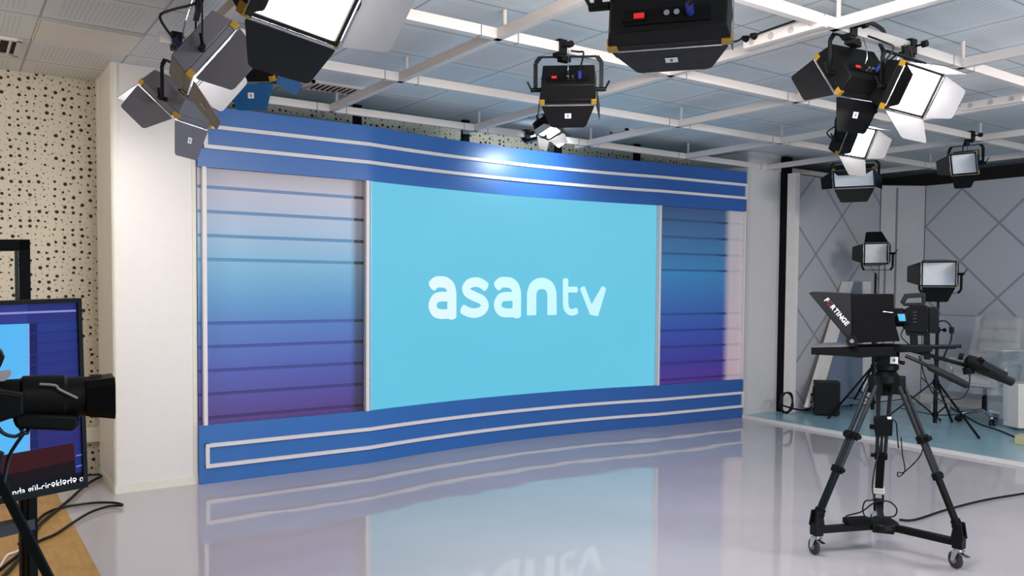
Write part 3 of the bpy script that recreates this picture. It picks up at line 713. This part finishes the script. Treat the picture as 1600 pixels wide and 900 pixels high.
mb = MB().cyl(rp(1331, 533, HW), rp(1331, 533, HW+.03), .032, n=24)
side_prism(mb, [(1329, 520), (1337, 522), (1341, 545), (1327, 540)], HW, HW+.012)
mb.build('hinge_knob', BLK(), tpp); 
MB().cyl(rp(1331, 533, HW+.03), rp(1331, 533, HW+.036), .012).build('hinge_cap', mat('grey plastic hub', (120, 122, 126), .4), tpp)
# lettering down the slanted edge of the flap
WTX = mat('white print', (232, 228, 228), .5, emit=.12); RTX = mat('dark red print', (110, 14, 30), .5, emit=.05)
pts0, pts1 = rp(1287.5, 469, HW+.0065), rp(1323, 510.5, HW+.0065)
ex = (pts1-pts0).normalized(); ey = NH.cross(ex)*-1
if ey.z < 0: ey = -ey
fm = frame(pts0, ex, ey); tot = (pts1-pts0).length
adv = [.72, .95, .86, .8, .38, .95, .95, .8]; k = tot/sum(adv); q = 0
for i, ch in enumerate('FORTINGE'):
    text_mesh(ch, k*1.22, RTX if i == 1 else WTX, 'hood_letter', tpp, fm @ M.Translation((q*k, 0, 0)), bold=.0012)
    q += adv[i]
rl = MB().tube([rp(1396, 541, .06), rp(1500, 541, .06)], .0095, smooth=0)
rl.tube([rp(1396, 543, -.06), rp(1494, 543, -.06)], .0095, smooth=0).cyl(rp(1500, 541, .06), rp(1502, 541, .06), .011)
rlo = rl.build('support_rod', BLK(), tpp)
side_prism(MB(), [(1370, 537), (1455, 538), (1455, 547), (1372, 549)], -.07, .07).build('base_plate', BLK(), tpp, bevel=.003)

vc = thing('studio_camera', 'black broadcast camera with a top handle behind the teleprompter hood', 'camera', rp(1435, 521))
side_prism(MB(), [(1419, 480), (1424, 476), (1448, 477), (1450, 486), (1450, 512), (1444, 519), (1418, 517), (1410, 511), (1412, 484)], -.06, .06).build('camera_body', BLKM(), vc, bevel=.005)
side_prism(MB(), [(1450, 479), (1462, 479), (1466, 486), (1466, 515), (1462, 520), (1450, 519)], -.05, .05).build('battery', BLK(), vc, bevel=.004)
h_ = MB(); side_prism(h_, [(1406, 473), (1413, 459), (1443, 457), (1446, 459), (1446, 475), (1440, 475), (1440, 464.5), (1418, 466), (1413, 474)], -.02, .02)
side_prism(h_, [(1408, 473), (1444, 473), (1446, 478), (1412, 478)], -.022, .022)
h_.build('top_handle', mat('dark grey rubberised handle', (26, 26, 28), .6, spec=.25), vc, bevel=.005)
lz = MB().lathe(rp(1421, 496, 0), rp(1372, 496, 0), [(0, .045), (.03, .05), (.035, .056), (.1, .056), (.105, .05), (.14, .05), (.145, .06), (.195, .062)], 28).build('lens', BLK(), vc)
MB().tube([rp(1380, 487, .192), rp(1396, 488.5, .192)], .0022).build('lens_glint', CHR(), lz)  # chrome sliver put in as the glint along the lens
lc = side_prism(MB(), [(1399, 488), (1417, 488), (1419, 504), (1403, 504)], .075, .09).build('viewfinder_screen', BLKM(), vc, bevel=.002)
side_prism(MB(), [(1402, 490.5), (1413.5, 490.5), (1415.5, 501.5), (1405, 501.5)], .0905, .0915).build('picture', mat('blue viewfinder picture', (70, 150, 178), .3, emit=.45), lc)
mb = MB()
for v in (487, 492, 497, 502): side_prism(mb, [(1426, v), (1433, v), (1432, v+2), (1427, v+2)], .06, .066)
mb.build('side_vent', mat('grey black trim', (36, 36, 39), .4), vc)
mb = MB(); side_prism(mb, [(1421, 519), (1433, 519), (1434, 540), (1422, 540)], -.045, .045); side_prism(mb, [(1443, 519), (1452, 519), (1453, 560), (1443, 560)], -.045, .045)
side_prism(mb, [(1414, 516), (1452, 517), (1452, 523), (1416, 523)], -.05, .05)
mb.build('riser_plate', BLK(), vc, bevel=.003)
MB().tube([rp(1466, 503, .02), rp(1475, 501, .03), rp(1484, 507, .03), rp(1487, 518, .03), rp(1486, 532, .02), rp(1480, 545, .02), rp(1474, 560, .0)], .005).build('power_lead', RUB(), vc)
MB().cyl(rp(1487, 511, .03), rp(1487, 521, .03), .013).build('ferrite_bead', BLKM(), vc)
MB().tube([rp(1413, 512, .05), rp(1408, 525, .08), rp(1420, 538, .08)], .004).tube([rp(1436, 556, .05), rp(1444, 585, .06), rp(1452, 605, .06), rp(1464, 622, 0), rp(1478, 630, 0)], .004).build('signal_lead', RUB(), vc)

bx = thing('battery_box', 'small black box with white connectors strapped to the tripod rear leg', 'battery', rp(1381, 680, .06))
side_prism(MB(), [(1365, 650), (1392, 648), (1395, 655), (1394, 678), (1368, 679)], .02, .10).build('case', BLKM(), bx, bevel=.006)
side_prism(MB(), [(1386, 651), (1393, 651), (1393, 655), (1387, 655)], .10, .104).build('connector', STK(), bx)
MB().tube([rp(1391, 654, .09), rp(1400, 660, .09), rp(1402, 680, .06), rp(1404, 700, .02)], .004).build('lead', RUB(), bx)
pa_ = thing('power_adapter', 'black power adapter lying on the left arm of the dolly', 'power adapter', V((2.86, -3.83, .18)))
d = (FEET[0]-HUB).normalized()
MB().bar(HUB+d*.10+V((0, 0, .195)), HUB+d*.26+V((0, 0, .195)), .06, .036).build('adapter_body', BLKM(), pa_, bevel=.005)
MB().tube([HUB+d*.26+V((0, 0, .2)), rp(1323, 806, .1), rp(1345, 800, .1), rp(1362, 788, .1), rp(1373, 783, .1), rp(1390, 784, .1), rp(1401, 795, .1), rp(1398, 806, .1), rp(1385, 808, .1)], .0045).build('adapter_lead', RUB(), pa_)
tag(MB().tube([rp(1353, 810, .1), rp(1348, 797, .1), rp(1352, 783, .1), rp(1365, 780, .1), rp(1363, 760, .05), rp(1368, 725, .02), rp(1376, 695, .0), rp(1377, 683, .02)], .0045).build('cable', RUB()), 'thin black cable looping up the rear tripod leg to the small box', 'cable')
fl = [onz(u, v, .012) for u, v in ((2100, 740), (1800, 748), (1640, 764), (1600, 771), (1540, 781), (1480, 796), (1430, 812), (1405, 812))]
tag(MB().tube(fl, .008).build('floor_cable', RUB()), 'black cable running over the grey floor from the right edge to the dolly', 'cable')
tag(MB().tube([rp(1408, 683, -.05), rp(1410, 710, -.05), rp(1414, 735, -.06), rp(1404, 745, -.06), rp(1403, 738, -.06), rp(1412, 738, -.04), rp(1430, 722, 0), rp(1440, 708, .02), rp(1443, 690, .05)], .0035).build('hanging_cable', RUB()), 'thin black cable hanging in a loop between the rear and right tripod legs', 'cable')

# ------------------------------------------------------------------ light stands on the platform
def light_stand(label, x, y, ztop, a0, rad, zc, knob=None):
    t = thing('light_stand', label, 'light stand', (x, y, .03), group='black light stands on the platform')
    B = V((x, y, 0)); Z = lambda z: V((0, 0, z))
    MB().cyl(B+Z(.10), B+Z(zc+.25), .022).cyl(B+Z(zc+.2), B+Z(ztop*.75), .018).cyl(B+Z(ztop*.74), B+Z(ztop), .014).build('pole', BLK(), t)
    for z0, z1, r_ in ((zc-.03, zc+.03, .034), (.17, .21, .032)): MB().cyl(B+Z(z0), B+Z(z1), r_).build('leg_collar', BLKM(), t)
    mb = MB()
    for z in (zc+.27, ztop*.75): mb.cyl(B+Z(z-.03), B+Z(z+.03), .028).cyl(B+Z(z)+RT*.02, B+Z(z)+RT*.06, .008).ball(B+Z(z)+RT*.07, .022)
    mb.build('lock_collar', BLKM(), t)
    for k in range(3):
        a = a0+k*2*PI/3; d = V((math.cos(a), math.sin(a), 0)); f = B+d*rad+Z(.046)
        l = MB().bar(B+Z(zc)+d*.03, f, .022, .014).build('leg', BLK(), t)
        m_ = (B+Z(zc)).lerp(f, .6); MB().bar(B+Z(.19)+d*.03, m_, .016, .01).build('leg_brace', BLK(), l)
        MB().ball(f, .016).build('rubber_foot', RUB(), l)
    return t
P1 = dep(1369, 396, 10.0); P2 = dep(1467, 428, 9.05)
light_stand('black light stand nearer the blue set, carrying the smaller square light', P1.x, P1.y, P1.z-.24, math.atan2(-.846-P1.y, 6.957-P1.x), .74, .62)
light_stand('black light stand nearer the right edge, carrying the lower square light', P2.x, P2.y, P2.z-.24, math.atan2(-2.503-P2.y, 7.174-P2.x), .6, .55)
studio_light('unlit square light with raised flaps on the stand nearer the blue set', P1, 254, 0, W=.29, H=.26, doors=(42, 82, 84, 42), stand=True, sticker=False, rear=False)
studio_light('unlit square light with lowered front flap on the stand nearer the right edge', P2, 257, 1, W=.36, H=.28, doors=(86, 24, 80, 40), stand=True, sticker=False, rear=False)

# ------------------------------------------------------------------ speaker, coil, leaning board
sb = onz(1291, 653, .031)+NH*.14; sb.z = .031; yaw = math.atan2(NH.y, NH.x)-PI/2+.16
t = thing('loudspeaker', 'black box loudspeaker standing on the platform beside the right column', 'loudspeaker', sb, yaw)
lb = lambda mb, n, m_, **k: mb.build(n, m_, t, world=False, **k)
lb(MB().box((0, .12, .215), (.29, .24, .40)), 'cabinet', mat('black speaker grille', (16, 16, 17), .75), bevel=.008)
lb(MB().box((0, -.003, .215), (.26, .01, .37)), 'grille', mat('black mesh', (12, 12, 13), .9))
lb(MB().box((-.15, .10, .22), (.014, .16, .24)).cyl((-.155, .07, .25), (-.19, .07, .25), .012).cyl((-.155, .13, .15), (-.18, .13, .15), .014), 'amplifier_plate', BLKM(), bevel=.002)
lb(MB().box((-.158, .06, .13), (.004, .02, .08)), 'connector_label', STK())
for x in (-.11, .11):
    for y in (.03, .21): lb(MB().cyl((x, y, 0), (x, y, .018), .014), 'foot', RUB())
cc = V((6.93, -.245, .17)); cc = ony(1229, 629, -.46)
pts = []
for i in range(34):
    a = i/33*2*PI*1.9+PI*1.25; r = .125+.006*math.sin(i*1.7)
    pts.append(cc+V((.84*r*math.cos(a), -.35*r*math.cos(a)*.2+.012*math.sin(i*.9), r*math.sin(a)*.98)))
pts = [p+V((0, 0, max(0, .042-p.z))) for p in pts]
pts += [ony(1246, 640, -.5), onz(1262, 640, .045), sb+V((-.16, .1, .13))]
pts = [onz(1213, 640, .04)+V((.04, -.04, .25))]+pts
tag(MB().tube(pts, .011, smooth=3).build('cable_coil', RUB()), 'coil of thick black cable leaning by the column next to the loudspeaker', 'cable')
def quad3(tl, tr, br, bl, yt, yb): return [ony(*tl, yt), ony(*tr, yt), ony(*br, yb), ony(*bl, yb)]
bdn = thing('leaning_board', 'blue grey board with white edges leaning on the lattice wall behind the teleprompter', 'board', ony(1310, 634, -.6))
MB().prism(quad3((1334, 440), (1350, 440), (1352, 630), (1277, 636), -.33, -.47), (0, .02, 0)).build('board_panel', mat('blue grey board', (112, 126, 146), .4), bdn)
MB().prism(quad3((1320, 440), (1334, 440), (1279, 636), (1261, 637), -.355, -.495), (0, .045, 0)).build('board_edge', WHT(), bdn)
MB().prism(quad3((1350, 440), (1361, 440), (1363, 632), (1351, 631), -.355, -.495), (0, .045, 0)).build('board_edge', WHT(), bdn)

# ------------------------------------------------------------------ wrapped office chair, desk
CH = onz(1538, 659, .03); tc = V((CAM.x-CH.x, CAM.y-CH.y, 0)).normalized(); fa = math.atan2(tc.y, tc.x)-.42
ch = thing('office_chair', 'office chair still wrapped in clear plastic on the platform', 'chair', CH, fa+PI/2)   # local -Y faces forward
cb = lambda mb, n, m_, p=None, **k: mb.build(n, m_, p or ch, world=False, **k)
LEA = mat('silver grey quilted leather', (165, 162, 163), .3)
def cushion(c, w, d_, hgt, axis, n):
    def fn(a, b):
        x = (a-.5)*w; q = (b-.5)*d_; e = (1-abs(2*a-1)**5)*(1-abs(2*b-1)**7)
        bulge = hgt*(.45+.55*abs(math.sin(b*n*PI))**.5)*max(0, e)**.4
        return V((c[0]+x, c[1]-bulge, c[2]+q)) if axis == 'y' else V((c[0]+x, c[1]+q, c[2]+bulge))
    return MB().grid(fn, 12, n*8)
mb = cushion((0, .24, .86), .5, .72, .06, 'y', 5); mb.box((0, .255, .86), (.48, .03, .70)); 
mb.v = [V((p.x*(1-.12*max(0, (p.z-.7)/.55)), p.y+(p.z-.5)*.16, p.z)) for p in mb.v]
cb(mb, 'backrest', LEA, bevel=0)
mb = cushion((0, -.02, .47), .52, .5, .06, 'z', 3); mb.box((0, -.02, .455), (.5, .48, .03)); cb(mb, 'seat', LEA)
for s in (-1, 1):
    cb(MB().tube([(s*.27, .2, .5), (s*.3, .18, .68), (s*.3, .02, .72), (s*.3, -.16, .69), (s*.29, -.2, .56), (s*.26, -.14, .45)], .018), 'armrest', mat('chrome', (200, 200, 205), .18, 1))
cb(MB().cyl((0, 0, .14), (0, 0, .30), .032).cyl((0, 0, .30), (0, 0, .41), .022).box((0, 0, .42), (.22, .26, .04)), 'gas_lift', BLK())
for k in range(5):
    a = k*2*PI/5+.35; d = V((math.cos(a), math.sin(a), 0))
    l = cb(MB().hexa([d*r+V((-d.y, d.x, 0))*s*w_+V((0, 0, zs[t_])) for t_ in (0, 1) for r, s, w_, zs in ((.03, -1, .024, (.12, .16)), (.03, 1, .024, (.12, .16)), (.31, 1, .014, (.075, .1)), (.31, -1, .014, (.075, .1)))]), 'base_leg', CHR(), bevel=.004)
    s = V((-d.y, d.x, 0)); p = d*.31+V((0, 0, .036))
    mb = MB()
    for q in (-1, 1): mb.cyl(p+s*q*.008, p+s*q*.026, .033, n=16)
    mb.cyl(p, p+V((0, 0, .045)), .01)
    cb(mb, 'caster', RUB(), l)
def plastic_mat(name, tint, alpha, strength, scale):
    mt, nt, b = nodes(name); vec, x, y, z = coords(nt)
    n = noise(nt, vec, scale, 6); b.inputs['Base Color'].default_value = (*srgb(tint), 1); b.inputs['Roughness'].default_value = .12
    L(nt, mapr(nt, n, .35, .75, alpha*.55, min(1, alpha*1.7)), b.inputs['Alpha']); bump(nt, b, n, strength, .03)
    return mt
PLS = plastic_mat('crinkled clear plastic', (226, 228, 230), .2, 1.0, 8)
def wrap(w, y0, y1, z0, z1, lean, flare):
    def fn(a, b):
        t = a*2*PI; r = random.uniform(-.008, .008); z = z0+(z1-z0)*b
        ex = abs(math.cos(t))**.45*math.copysign(1, math.cos(t)); ey = abs(math.sin(t))**.45*math.copysign(1, math.sin(t))
        k = 1+flare*(1-b)
        return V((ex*w/2*k+r, (y0+y1)/2+ey*(y1-y0)/2*k+r+lean*(z-.5), z))
    return MB().grid(fn, 36, 12)
mb = wrap(.54, .13, .33, .62, 1.235, .16, .14)
mb.add([(-.27, .13+.12, 1.235), (.27, .25, 1.235), (.27, .45, 1.235), (-.27, .45, 1.235)], [(0, 1, 2, 3)])
cb(mb, 'back_wrap', PLS); cb(wrap(.60, -.32, .28, .36, .58, 0, .10), 'seat_wrap', PLS)
cb(wrap(.08, -.24, .24, .50, .74, 0, .3), 'armrest_wrap', PLS).location.x = -.30
cb(wrap(.08, -.24, .24, .50, .74, 0, .3), 'armrest_wrap', PLS).location.x = .30
dk = thing('clear_desk', 'clear plastic fronted desk cut by the right edge beside the wrapped chair', 'desk', dep(1600, 655, 9.2))
q0, q1 = dep(1567, 549, 9.15), dep(1680, 549, 9.3); q2, q3 = dep(1680, 660, 9.3), dep(1567, 655, 9.15)
CLR = plastic_mat('clear acrylic', (176, 196, 208), .16, .3, 4)
b_ = V((.1, .22, 0)); 
MB().prism([q0, q1, q2, q3], b_*.03).build('front_sheet', CLR, dk)
MB().prism([q0, q3, q3+b_, q0+b_], V((.012, 0, 0))).build('side_sheet', CLR, dk)
MB().prism([q0, q1, q1+b_, q0+b_], V((0, 0, .014))).build('top_sheet', plastic_mat('clear acrylic top', (205, 216, 224), .55, .1, 4), dk)
MB().prism([dep(1591, 600, 9.0), dep(1690, 600, 9.0), dep(1690, 672, 9.0), dep(1591, 669, 9.0)], V((.1, .2, 0))).build('white_panel', WHT(), dk)
bp = onz(1604, 694, .031); t = thing('extension_box', 'small beige box on the platform at the right edge', 'box', bp)
MB().box(bp+V((0, 0, .045)), (.16, .16, .09)).build('box_body', mat('beige cardboard', (196, 180, 142), .7), t, bevel=.004)
MB().box(bp+V((0, 0, .0905)), (.03, .16, .001)).build('box_tape', mat('pale tape', (214, 204, 180), .4), t)
gb = onz(1484, 648, .031); t = thing('storage_box', 'low grey box on the platform left of the wrapped chair', 'box', gb, .4)
MB().box((0, .1, .06), (.26, .2, .12)).build('box_body', mat('grey box', (150, 156, 166), .6), t, world=False, bevel=.004)
MB().box((0, .1, .124), (.27, .21, .02)).build('box_lid', mat('grey box lid', (164, 170, 180), .6), t, world=False, bevel=.003)
tag(MB().tube([onz(u, v, .038) for u, v in ((1478, 632), (1500, 645), (1530, 662), (1560, 672), (1594, 686))], .008).build('platform_cable', RUB()), 'black cable lying across the platform from the light stands to the beige box', 'cable')
struct('baseboard_right', MB().box((9.35, -3.65, .09), (.02, 6.0, .12)), WHT())
for i, (u, v) in enumerate(((1575, 655),)):
    pass

# ------------------------------------------------------------------ left foreground: monitor
ex = V((math.sin(R_(77)), math.cos(R_(77)), 0)); nn = V((math.sin(R_(167)), math.cos(R_(167)), 0))
T0 = dep(128, 466, 2.3)
def tvp(u, v, off=0): return onp(u, v, T0+nn*off, nn)
tv = thing('monitor', 'flat screen monitor showing the studio picture at the left edge', 'monitor', tvp(40, 800, -.06)*1)
def slab(mb, px, o0, th): a = [tvp(u, v, 0)+nn*o0 for u, v in px]; return mb.prism(a, -nn*th)
TVO = [(-330, 482.5), (127.5, 466), (138, 761), (-330, 853)]
TVI = [(-318, 489), (121.5, 472.5), (131, 752), (-318, 841)]
mb = MB(); slab(mb, TVO, -.012, .05)
for i in range(4): slab(mb, [TVO[i], TVO[(i+1) % 4], TVI[(i+1) % 4], TVI[i]], 0, .014)
mb.build('casing', mat('black monitor casing', (7, 7, 8), .45, spec=.15), tv)
def scr(name, col, e): 
    return mat('monitor '+name, col, .35, emit=e, var=.05, spec=.05)
pm = []; mb = MB()
def pic(col, px, lay, e=.48, var=None):
    pm.append(scr('picture %d' % len(pm), col, e)); mb.cur = len(pm)-1
    a = [tvp(u, v, 0)-nn*(.0115-.0004*lay) for u, v in px]; mb.add(a, [tuple(range(len(a)))])
def ly(x, a, b): return a[1]+(b[1]-a[1])*(x-a[0])/(b[0]-a[0])
top = lambda x: ly(x, (-318, 489), (121.5, 472.5)); bot = lambda x: ly(x, (-318, 841), (131, 752))
rx = lambda v: 121.5+(v-472.5)*9.5/279.5
pic((38, 44, 112), TVI, 0)
pic((50, 54, 126), [(-318, top(-318)), (45, top(45)), (45, 506), (-318, 519)], 1)
pic((42, 46, 112), [(45, top(45)), (121.5, 472.5), (122.5, 501), (45, 506)], 1)
pic((132, 140, 190), [(-318, 501), (121, 484), (121, 487), (-318, 505)], 2)
pic((78, 158, 208), [(-318, 519), (45.5, 506), (47, 760), (-318, 830)], 2, .7)
pic((128, 150, 212), [(45.5, 506), (48, 506), (49.5, 760), (47, 760)], 3, .6)
for i in range(12):
    v0 = 507+i*16.5; f = i/11
    pic((int(38+6*f), int(52-16*f), int(120-18*f)), [(48+i*.1, v0), (rx(v0-5), v0-5-f*7), (rx(v0+8), v0+8-f*9), (48+i*.1, v0+13)], 3)
    pic((26, 30, 84), [(48+i*.1, v0-1), (60+i*.1, v0-1.4), (60+i*.1, v0+13), (48+i*.1, v0+13.5)], 4)
pic((52, 14, 20), [(-318, 772), (0, 713), (117, 693), (119.5, 722), (0, 748), (-318, 804)], 5)
pic((20, 8, 12), [(-318, 804), (0, 746), (119, 720), (120, 744), (0, 768), (-318, 830)], 6)
pic((120, 130, 190), [(120.5, 712), (129.5, 710), (129.6, 712), (120.6, 714)], 6); pic((120, 130, 190), [(121, 729), (130, 726.5), (130, 728.5), (121, 731)], 6)
pic((8, 8, 14), [(-318, 822), (0, 764), (131, 738), (131, 752), (-318, 841)], 7)
mb.build('screen_picture', pm, tv, fixn=False)
TX = scr('caption', (235, 232, 240), .9)
a, b = tvp(-1, 781, 0)-nn*.0075, tvp(132, 752.5, 0)-nn*.0075
e1 = (b-a).normalized(); e2 = V((0, 0, 1))-e1*e1.z; e2 = (tvp(0, 740, 0)-tvp(0, 790, 0)).normalized()
W_ = (b-a).length
probe = text_mesh('yasında gül-çiçəklərlə q', .05, TX, 'caption_text', tv, frame(a, e1, e2), bold=.0012)
wd = max(v.co.x for v in probe.data.vertices)-min(v.co.x for v in probe.data.vertices); wv = [wm(tv) @ v.co for v in probe.data.vertices]
ext = max((p-a).dot(e1) for p in wv)
me = probe.data; bpy.data.objects.remove(probe); bpy.data.meshes.remove(me)
sx = W_/ext
text_mesh('yasında gül-çiçəklərlə q', .05, TX, 'caption_text', tv, frame(a, e1, e2) @ M.Diagonal((sx,   .54, 1, 1)), bold=.0003)
PST = BLKM()
g0 = tvp(44, 790, -.075)
for u0, u1, m_ in ((37, 53, PST), (-150, -134, PST)):
    p0, p1 = tvp(u0, 640, -.075), tvp(u1, 640, -.075); c = (p0+p1)/2
    MB().box((c.x, c.y, c.z/2+.02), ((p1-p0).length, .04, c.z), M.Rotation(math.atan2(ex.y, ex.x), 3, 'Z')).build('stand_post', m_, tv, bevel=.004)
    MB().box((c.x, c.y, .03), (.05, .6, .04), M.Rotation(math.atan2(ex.y, ex.x), 3, 'Z')).build('stand_foot', PST, tv, bevel=.004)
MB().bar(tvp(-146, 862, -.075), tvp(50, 816, -.075), .05, .03).build('stand_shelf', mat('dark grey shelf', (40, 40, 44), .5), tv)
p0, p1 = tvp(28, 640, -.11), tvp(37, 640, -.11); c = (p0+p1)/2
MB().box((c.x, c.y, c.z/2+.02), ((p1-p0).length, .02, c.z-.1), M.Rotation(math.atan2(ex.y, ex.x), 3, 'Z')).build('cable_cover', mat('dark grey shelf', (40, 40, 44), .5), tv)

# black open frame behind the monitor
FN = V((CAM.x-dep(30, 450, 3.3).x, CAM.y-dep(30, 450, 3.3).y, 0)).normalized(); F0 = dep(30, 450, 3.3); FR = V((-FN.y, FN.x, 0))
def fp(u, v, off=0): return onp(u, v, F0+FN*off, FN)
mf = thing('metal_frame', 'open black metal frame standing behind the monitor at the left edge', 'frame stand', V((fp(35, 450).x, fp(35, 450).y, .01)))
def post(ua, ub, vt, name):
    a, b = fp(ua, vt), fp(ub, vt); mb = MB().hexa([V((p.x, p.y, z)) for z in (.01, a.z) for p in (a, b, b-FN*.07, a-FN*.07)]); mb.build(name, BLKM(), mf, bevel=.003)
post(29, 47, 374, 'post'); post(-150, -132, 374, 'post')
a, b = fp(-150, 374), fp(47, 374); MB().hexa([p+V((0, 0, z)) for z in (-.045, 0) for p in (a, b, b-FN*.07, a-FN*.07)]).build('top_bar', BLKM(), mf, bevel=.003)
a, b = fp(22.5, 391), fp(29, 391); MB().hexa([V((p.x, p.y, z)) for z in (.3, a.z) for p in (a, b, b-FN*.05, a-FN*.05)]).build('inner_strip', mat('dark green rubber strip', (34, 46, 40), .6), mf)
for u in (38, -141):
    c = fp(u, 450); MB().bar(V((c.x, c.y, .03))+FN*.25, V((c.x, c.y, .03))-FN*.3, .05, .035).build('foot', BLKM(), mf, bevel=.003)

# camcorder close to the lens
K0 = dep(60, 620, 1.5); KN = V((K0.x-CAM.x, K0.y-CAM.y, 0)).normalized(); KR = V((KN.y, -KN.x, 0))
def kp(u, v, off=0): return onp(u, v, K0-KN*off, KN)
def kprism(mb, pts, o0, o1):
    a = [kp(u, v, o0) for u, v in pts]; b = [q-KN*(o1-o0) for q in a]; n = len(a)
    return mb.add(a+b, [tuple(range(n)), tuple(range(2*n-1, n-1, -1))]+[(i, i+n, (i+1) % n+n, (i+1) % n) for i in range(n)])
DKB = mat('black camcorder plastic', (6, 6, 7), .5, spec=.2)
kc = thing('camcorder', 'black camcorder with a square lens hood pointing right in the left foreground', 'camera', kp(0, 668))
kprism(MB(), [(-150, 560), (-60, 556), (-20, 585), (6, 600), (40, 604), (40, 636), (22, 641), (-20, 655), (-150, 650)], -.055, .05).build('camera_body', DKB, kc, bevel=.006)
lo = MB().lathe(kp(-10, 624), kp(137, 619), [(0, .034), (.04, .036), (.045, .041), (.11, .041), (.115, .037), (.15, .037), (.155, .041), (.172, .041)], 32).build('lens_barrel', DKB, kc)
kprism(MB(), [(22, 636), (121, 640), (121, 654), (113, 664), (27, 660), (22, 648)], -.04, .04).build('handgrip', DKB, kc, bevel=.006)
mb = MB(); o = .048
A_ = [kp(131, 590, 0), kp(137, 648, 0)]; ca = kp(134, 619.5); cb_ = kp(177, 618)
def hoodring(c, hw, hh, ch_): return [c+KN*a+V((0, 0, b)) for a, b in ((-hw, -hh+ch_), (-hw+ch_, -hh), (hw-ch_, -hh), (hw, -hh+ch_), (hw, hh-ch_), (hw-ch_, hh), (-hw+ch_, hh), (-hw, hh-ch_))]
r0, r1, r2, r3 = hoodring(ca, .042, .033, .012), hoodring(cb_, .055, .0385, .012), hoodring(cb_, .05, .034, .01), hoodring(ca+KR*.01, .036, .028, .01)
mb.add(r0+r1+r2+r3, [(8*j+i, 8*j+8+i, 8*j+8+(i+1) % 8, 8*j+(i+1) % 8) for j in range(3) for i in range(8)]+[tuple(range(24, 32))])
mb.build('lens_hood', mat('dark lens hood', (8, 8, 9), .45, spec=.2), kc)
kprism(MB(), [(-80, 545), (-8, 540), (3, 546), (8, 557), (2, 572), (-80, 580)], -.03, .02).build('viewfinder', DKB, kc, bevel=.004)
kprism(MB(), [(-60, 586), (0, 580), (18, 577), (19, 584), (8, 595), (-60, 600)], .05, .058).build('display_flap', mat('pale grey plastic', (176, 168, 170), .35), kc, bevel=.002)
kprism(MB(), [(-130, 530), (-40, 520), (-30, 528), (-45, 540), (-45, 556), (-60, 557), (-62, 540), (-118, 546), (-118, 560), (-130, 560)], -.02, .015).build('top_handle', DKB, kc, bevel=.004)
MB().tube([kp(62, 600, .043), kp(86, 602, .045), kp(92, 608, .046), kp(106, 615, .046), kp(121, 622, .043)], .0022, n=8).build('lens_strap', mat('pale grey strap', (150, 142, 140), .5), kc)
MB().tube([kp(28, 660, .02), kp(34, 672, .03), kp(42, 677, .03), kp(44, 666, .02)], .0035).tube([kp(-10, 656, .03), kp(4, 676, .03), kp(24, 682, .03), kp(38, 675, .03), kp(24, 696, .02), kp(14, 715, .0), kp(4, 760, 0), kp(-12, 800, .0)], .0032).build('camera_lead', mat('dark blue black cable', (20, 24, 44), .5), kc)
kt = thing('camcorder_tripod', 'black tripod under the camcorder at the lower left corner', 'tripod', (kp(-45, 700).x, kp(-45, 700).y, .01))
AP = kp(-45, 712)
MB().lathe(AP+V((0, 0, -.06)), V((AP.x, AP.y, kp(-45, 653).z)), [(0, .03), (.03, .045), (.06, .05), (.07, .03), (.1, .045), (.125, .04)], 20).build('tripod_head', BLK(), kt)
MB().tube([AP+V((0, 0, .05)), AP+V((0, 0, .03))-KR*.2-KN*.1], .009, smooth=0).build('pan_handle', BLK(), kt)
MB().cyl(AP+V((0, 0, -.05)), AP+V((0, 0, -.5)), .014).build('centre_column', BLK(), kt)
tgt = kp(57, 900)-AP; k_ = -(AP.z-.02)/tgt.z
foot0 = AP+tgt*k_; rad = V((foot0.x-AP.x, foot0.y-AP.y, 0)); 
for i in range(3):
    rr = M.Rotation(i*2*PI/3, 3, 'Z') @ rad; f = V((AP.x, AP.y, .015))+rr; s = V((-rr.y, rr.x, 0)).normalized(); S = AP+rr.normalized()*.03+V((0, 0, -.02))
    l = MB().bar(S+s*.01, S.lerp(f, .55)+s*.01, .009, .014).bar(S-s*.01, S.lerp(f, .55)-s*.01, .009, .014).bar(S.lerp(f, .5), f, .016, .018).build('leg', BLKM(), kt)
    MB().bar(S.lerp(f, .5), S.lerp(f, .55), .05, .03).build('leg_clamp', BLKM(), l, bevel=.003)
    MB().ball(f, .017).build('rubber_foot', RUB(), l)
    MB().bar(AP+V((0, 0, -.45)), S.lerp(f, .5), .01, .012).build('leg_brace', BLKM(), l)

# cables on the floor at lower left
def floorcable(name, label, pts, r, m_=None):
    tag(MB().tube([onz(u, v, .012+r) for u, v in pts], r).build(name, m_ or RUB()), label, 'cable', None)
floorcable('floor_cable', 'thick black cable running from the white column foot towards the monitor stand', [(168, 737), (160, 743), (143, 752), (128, 763), (112, 778), (95, 792), (78, 806), (64, 818), (54, 832), (44, 852), (20, 885), (-10, 915)], .011)
floorcable('floor_cable', 'black cable making a long narrow loop on the grey floor beside the wood', [(30, 850), (50, 826), (60, 812), (72, 802), (92, 794), (120, 789), (150, 785.5), (176, 785.5), (189, 787.5), (191, 789.5), (186, 790), (168, 791.5), (140, 801), (112, 818), (86, 835), (60, 846), (30, 866), (0, 890)], .009)
floorcable('floor_cable', 'thin white cable on the wooden floor at the lower left corner', [(-10, 905), (2, 882), (12, 867), (26, 862), (44, 850)], .007, WHT())
floorcable('floor_cable', 'thin black cable along the foot of the dotted wall', [(100, 746), (138, 742.5), (160, 741)], .008)
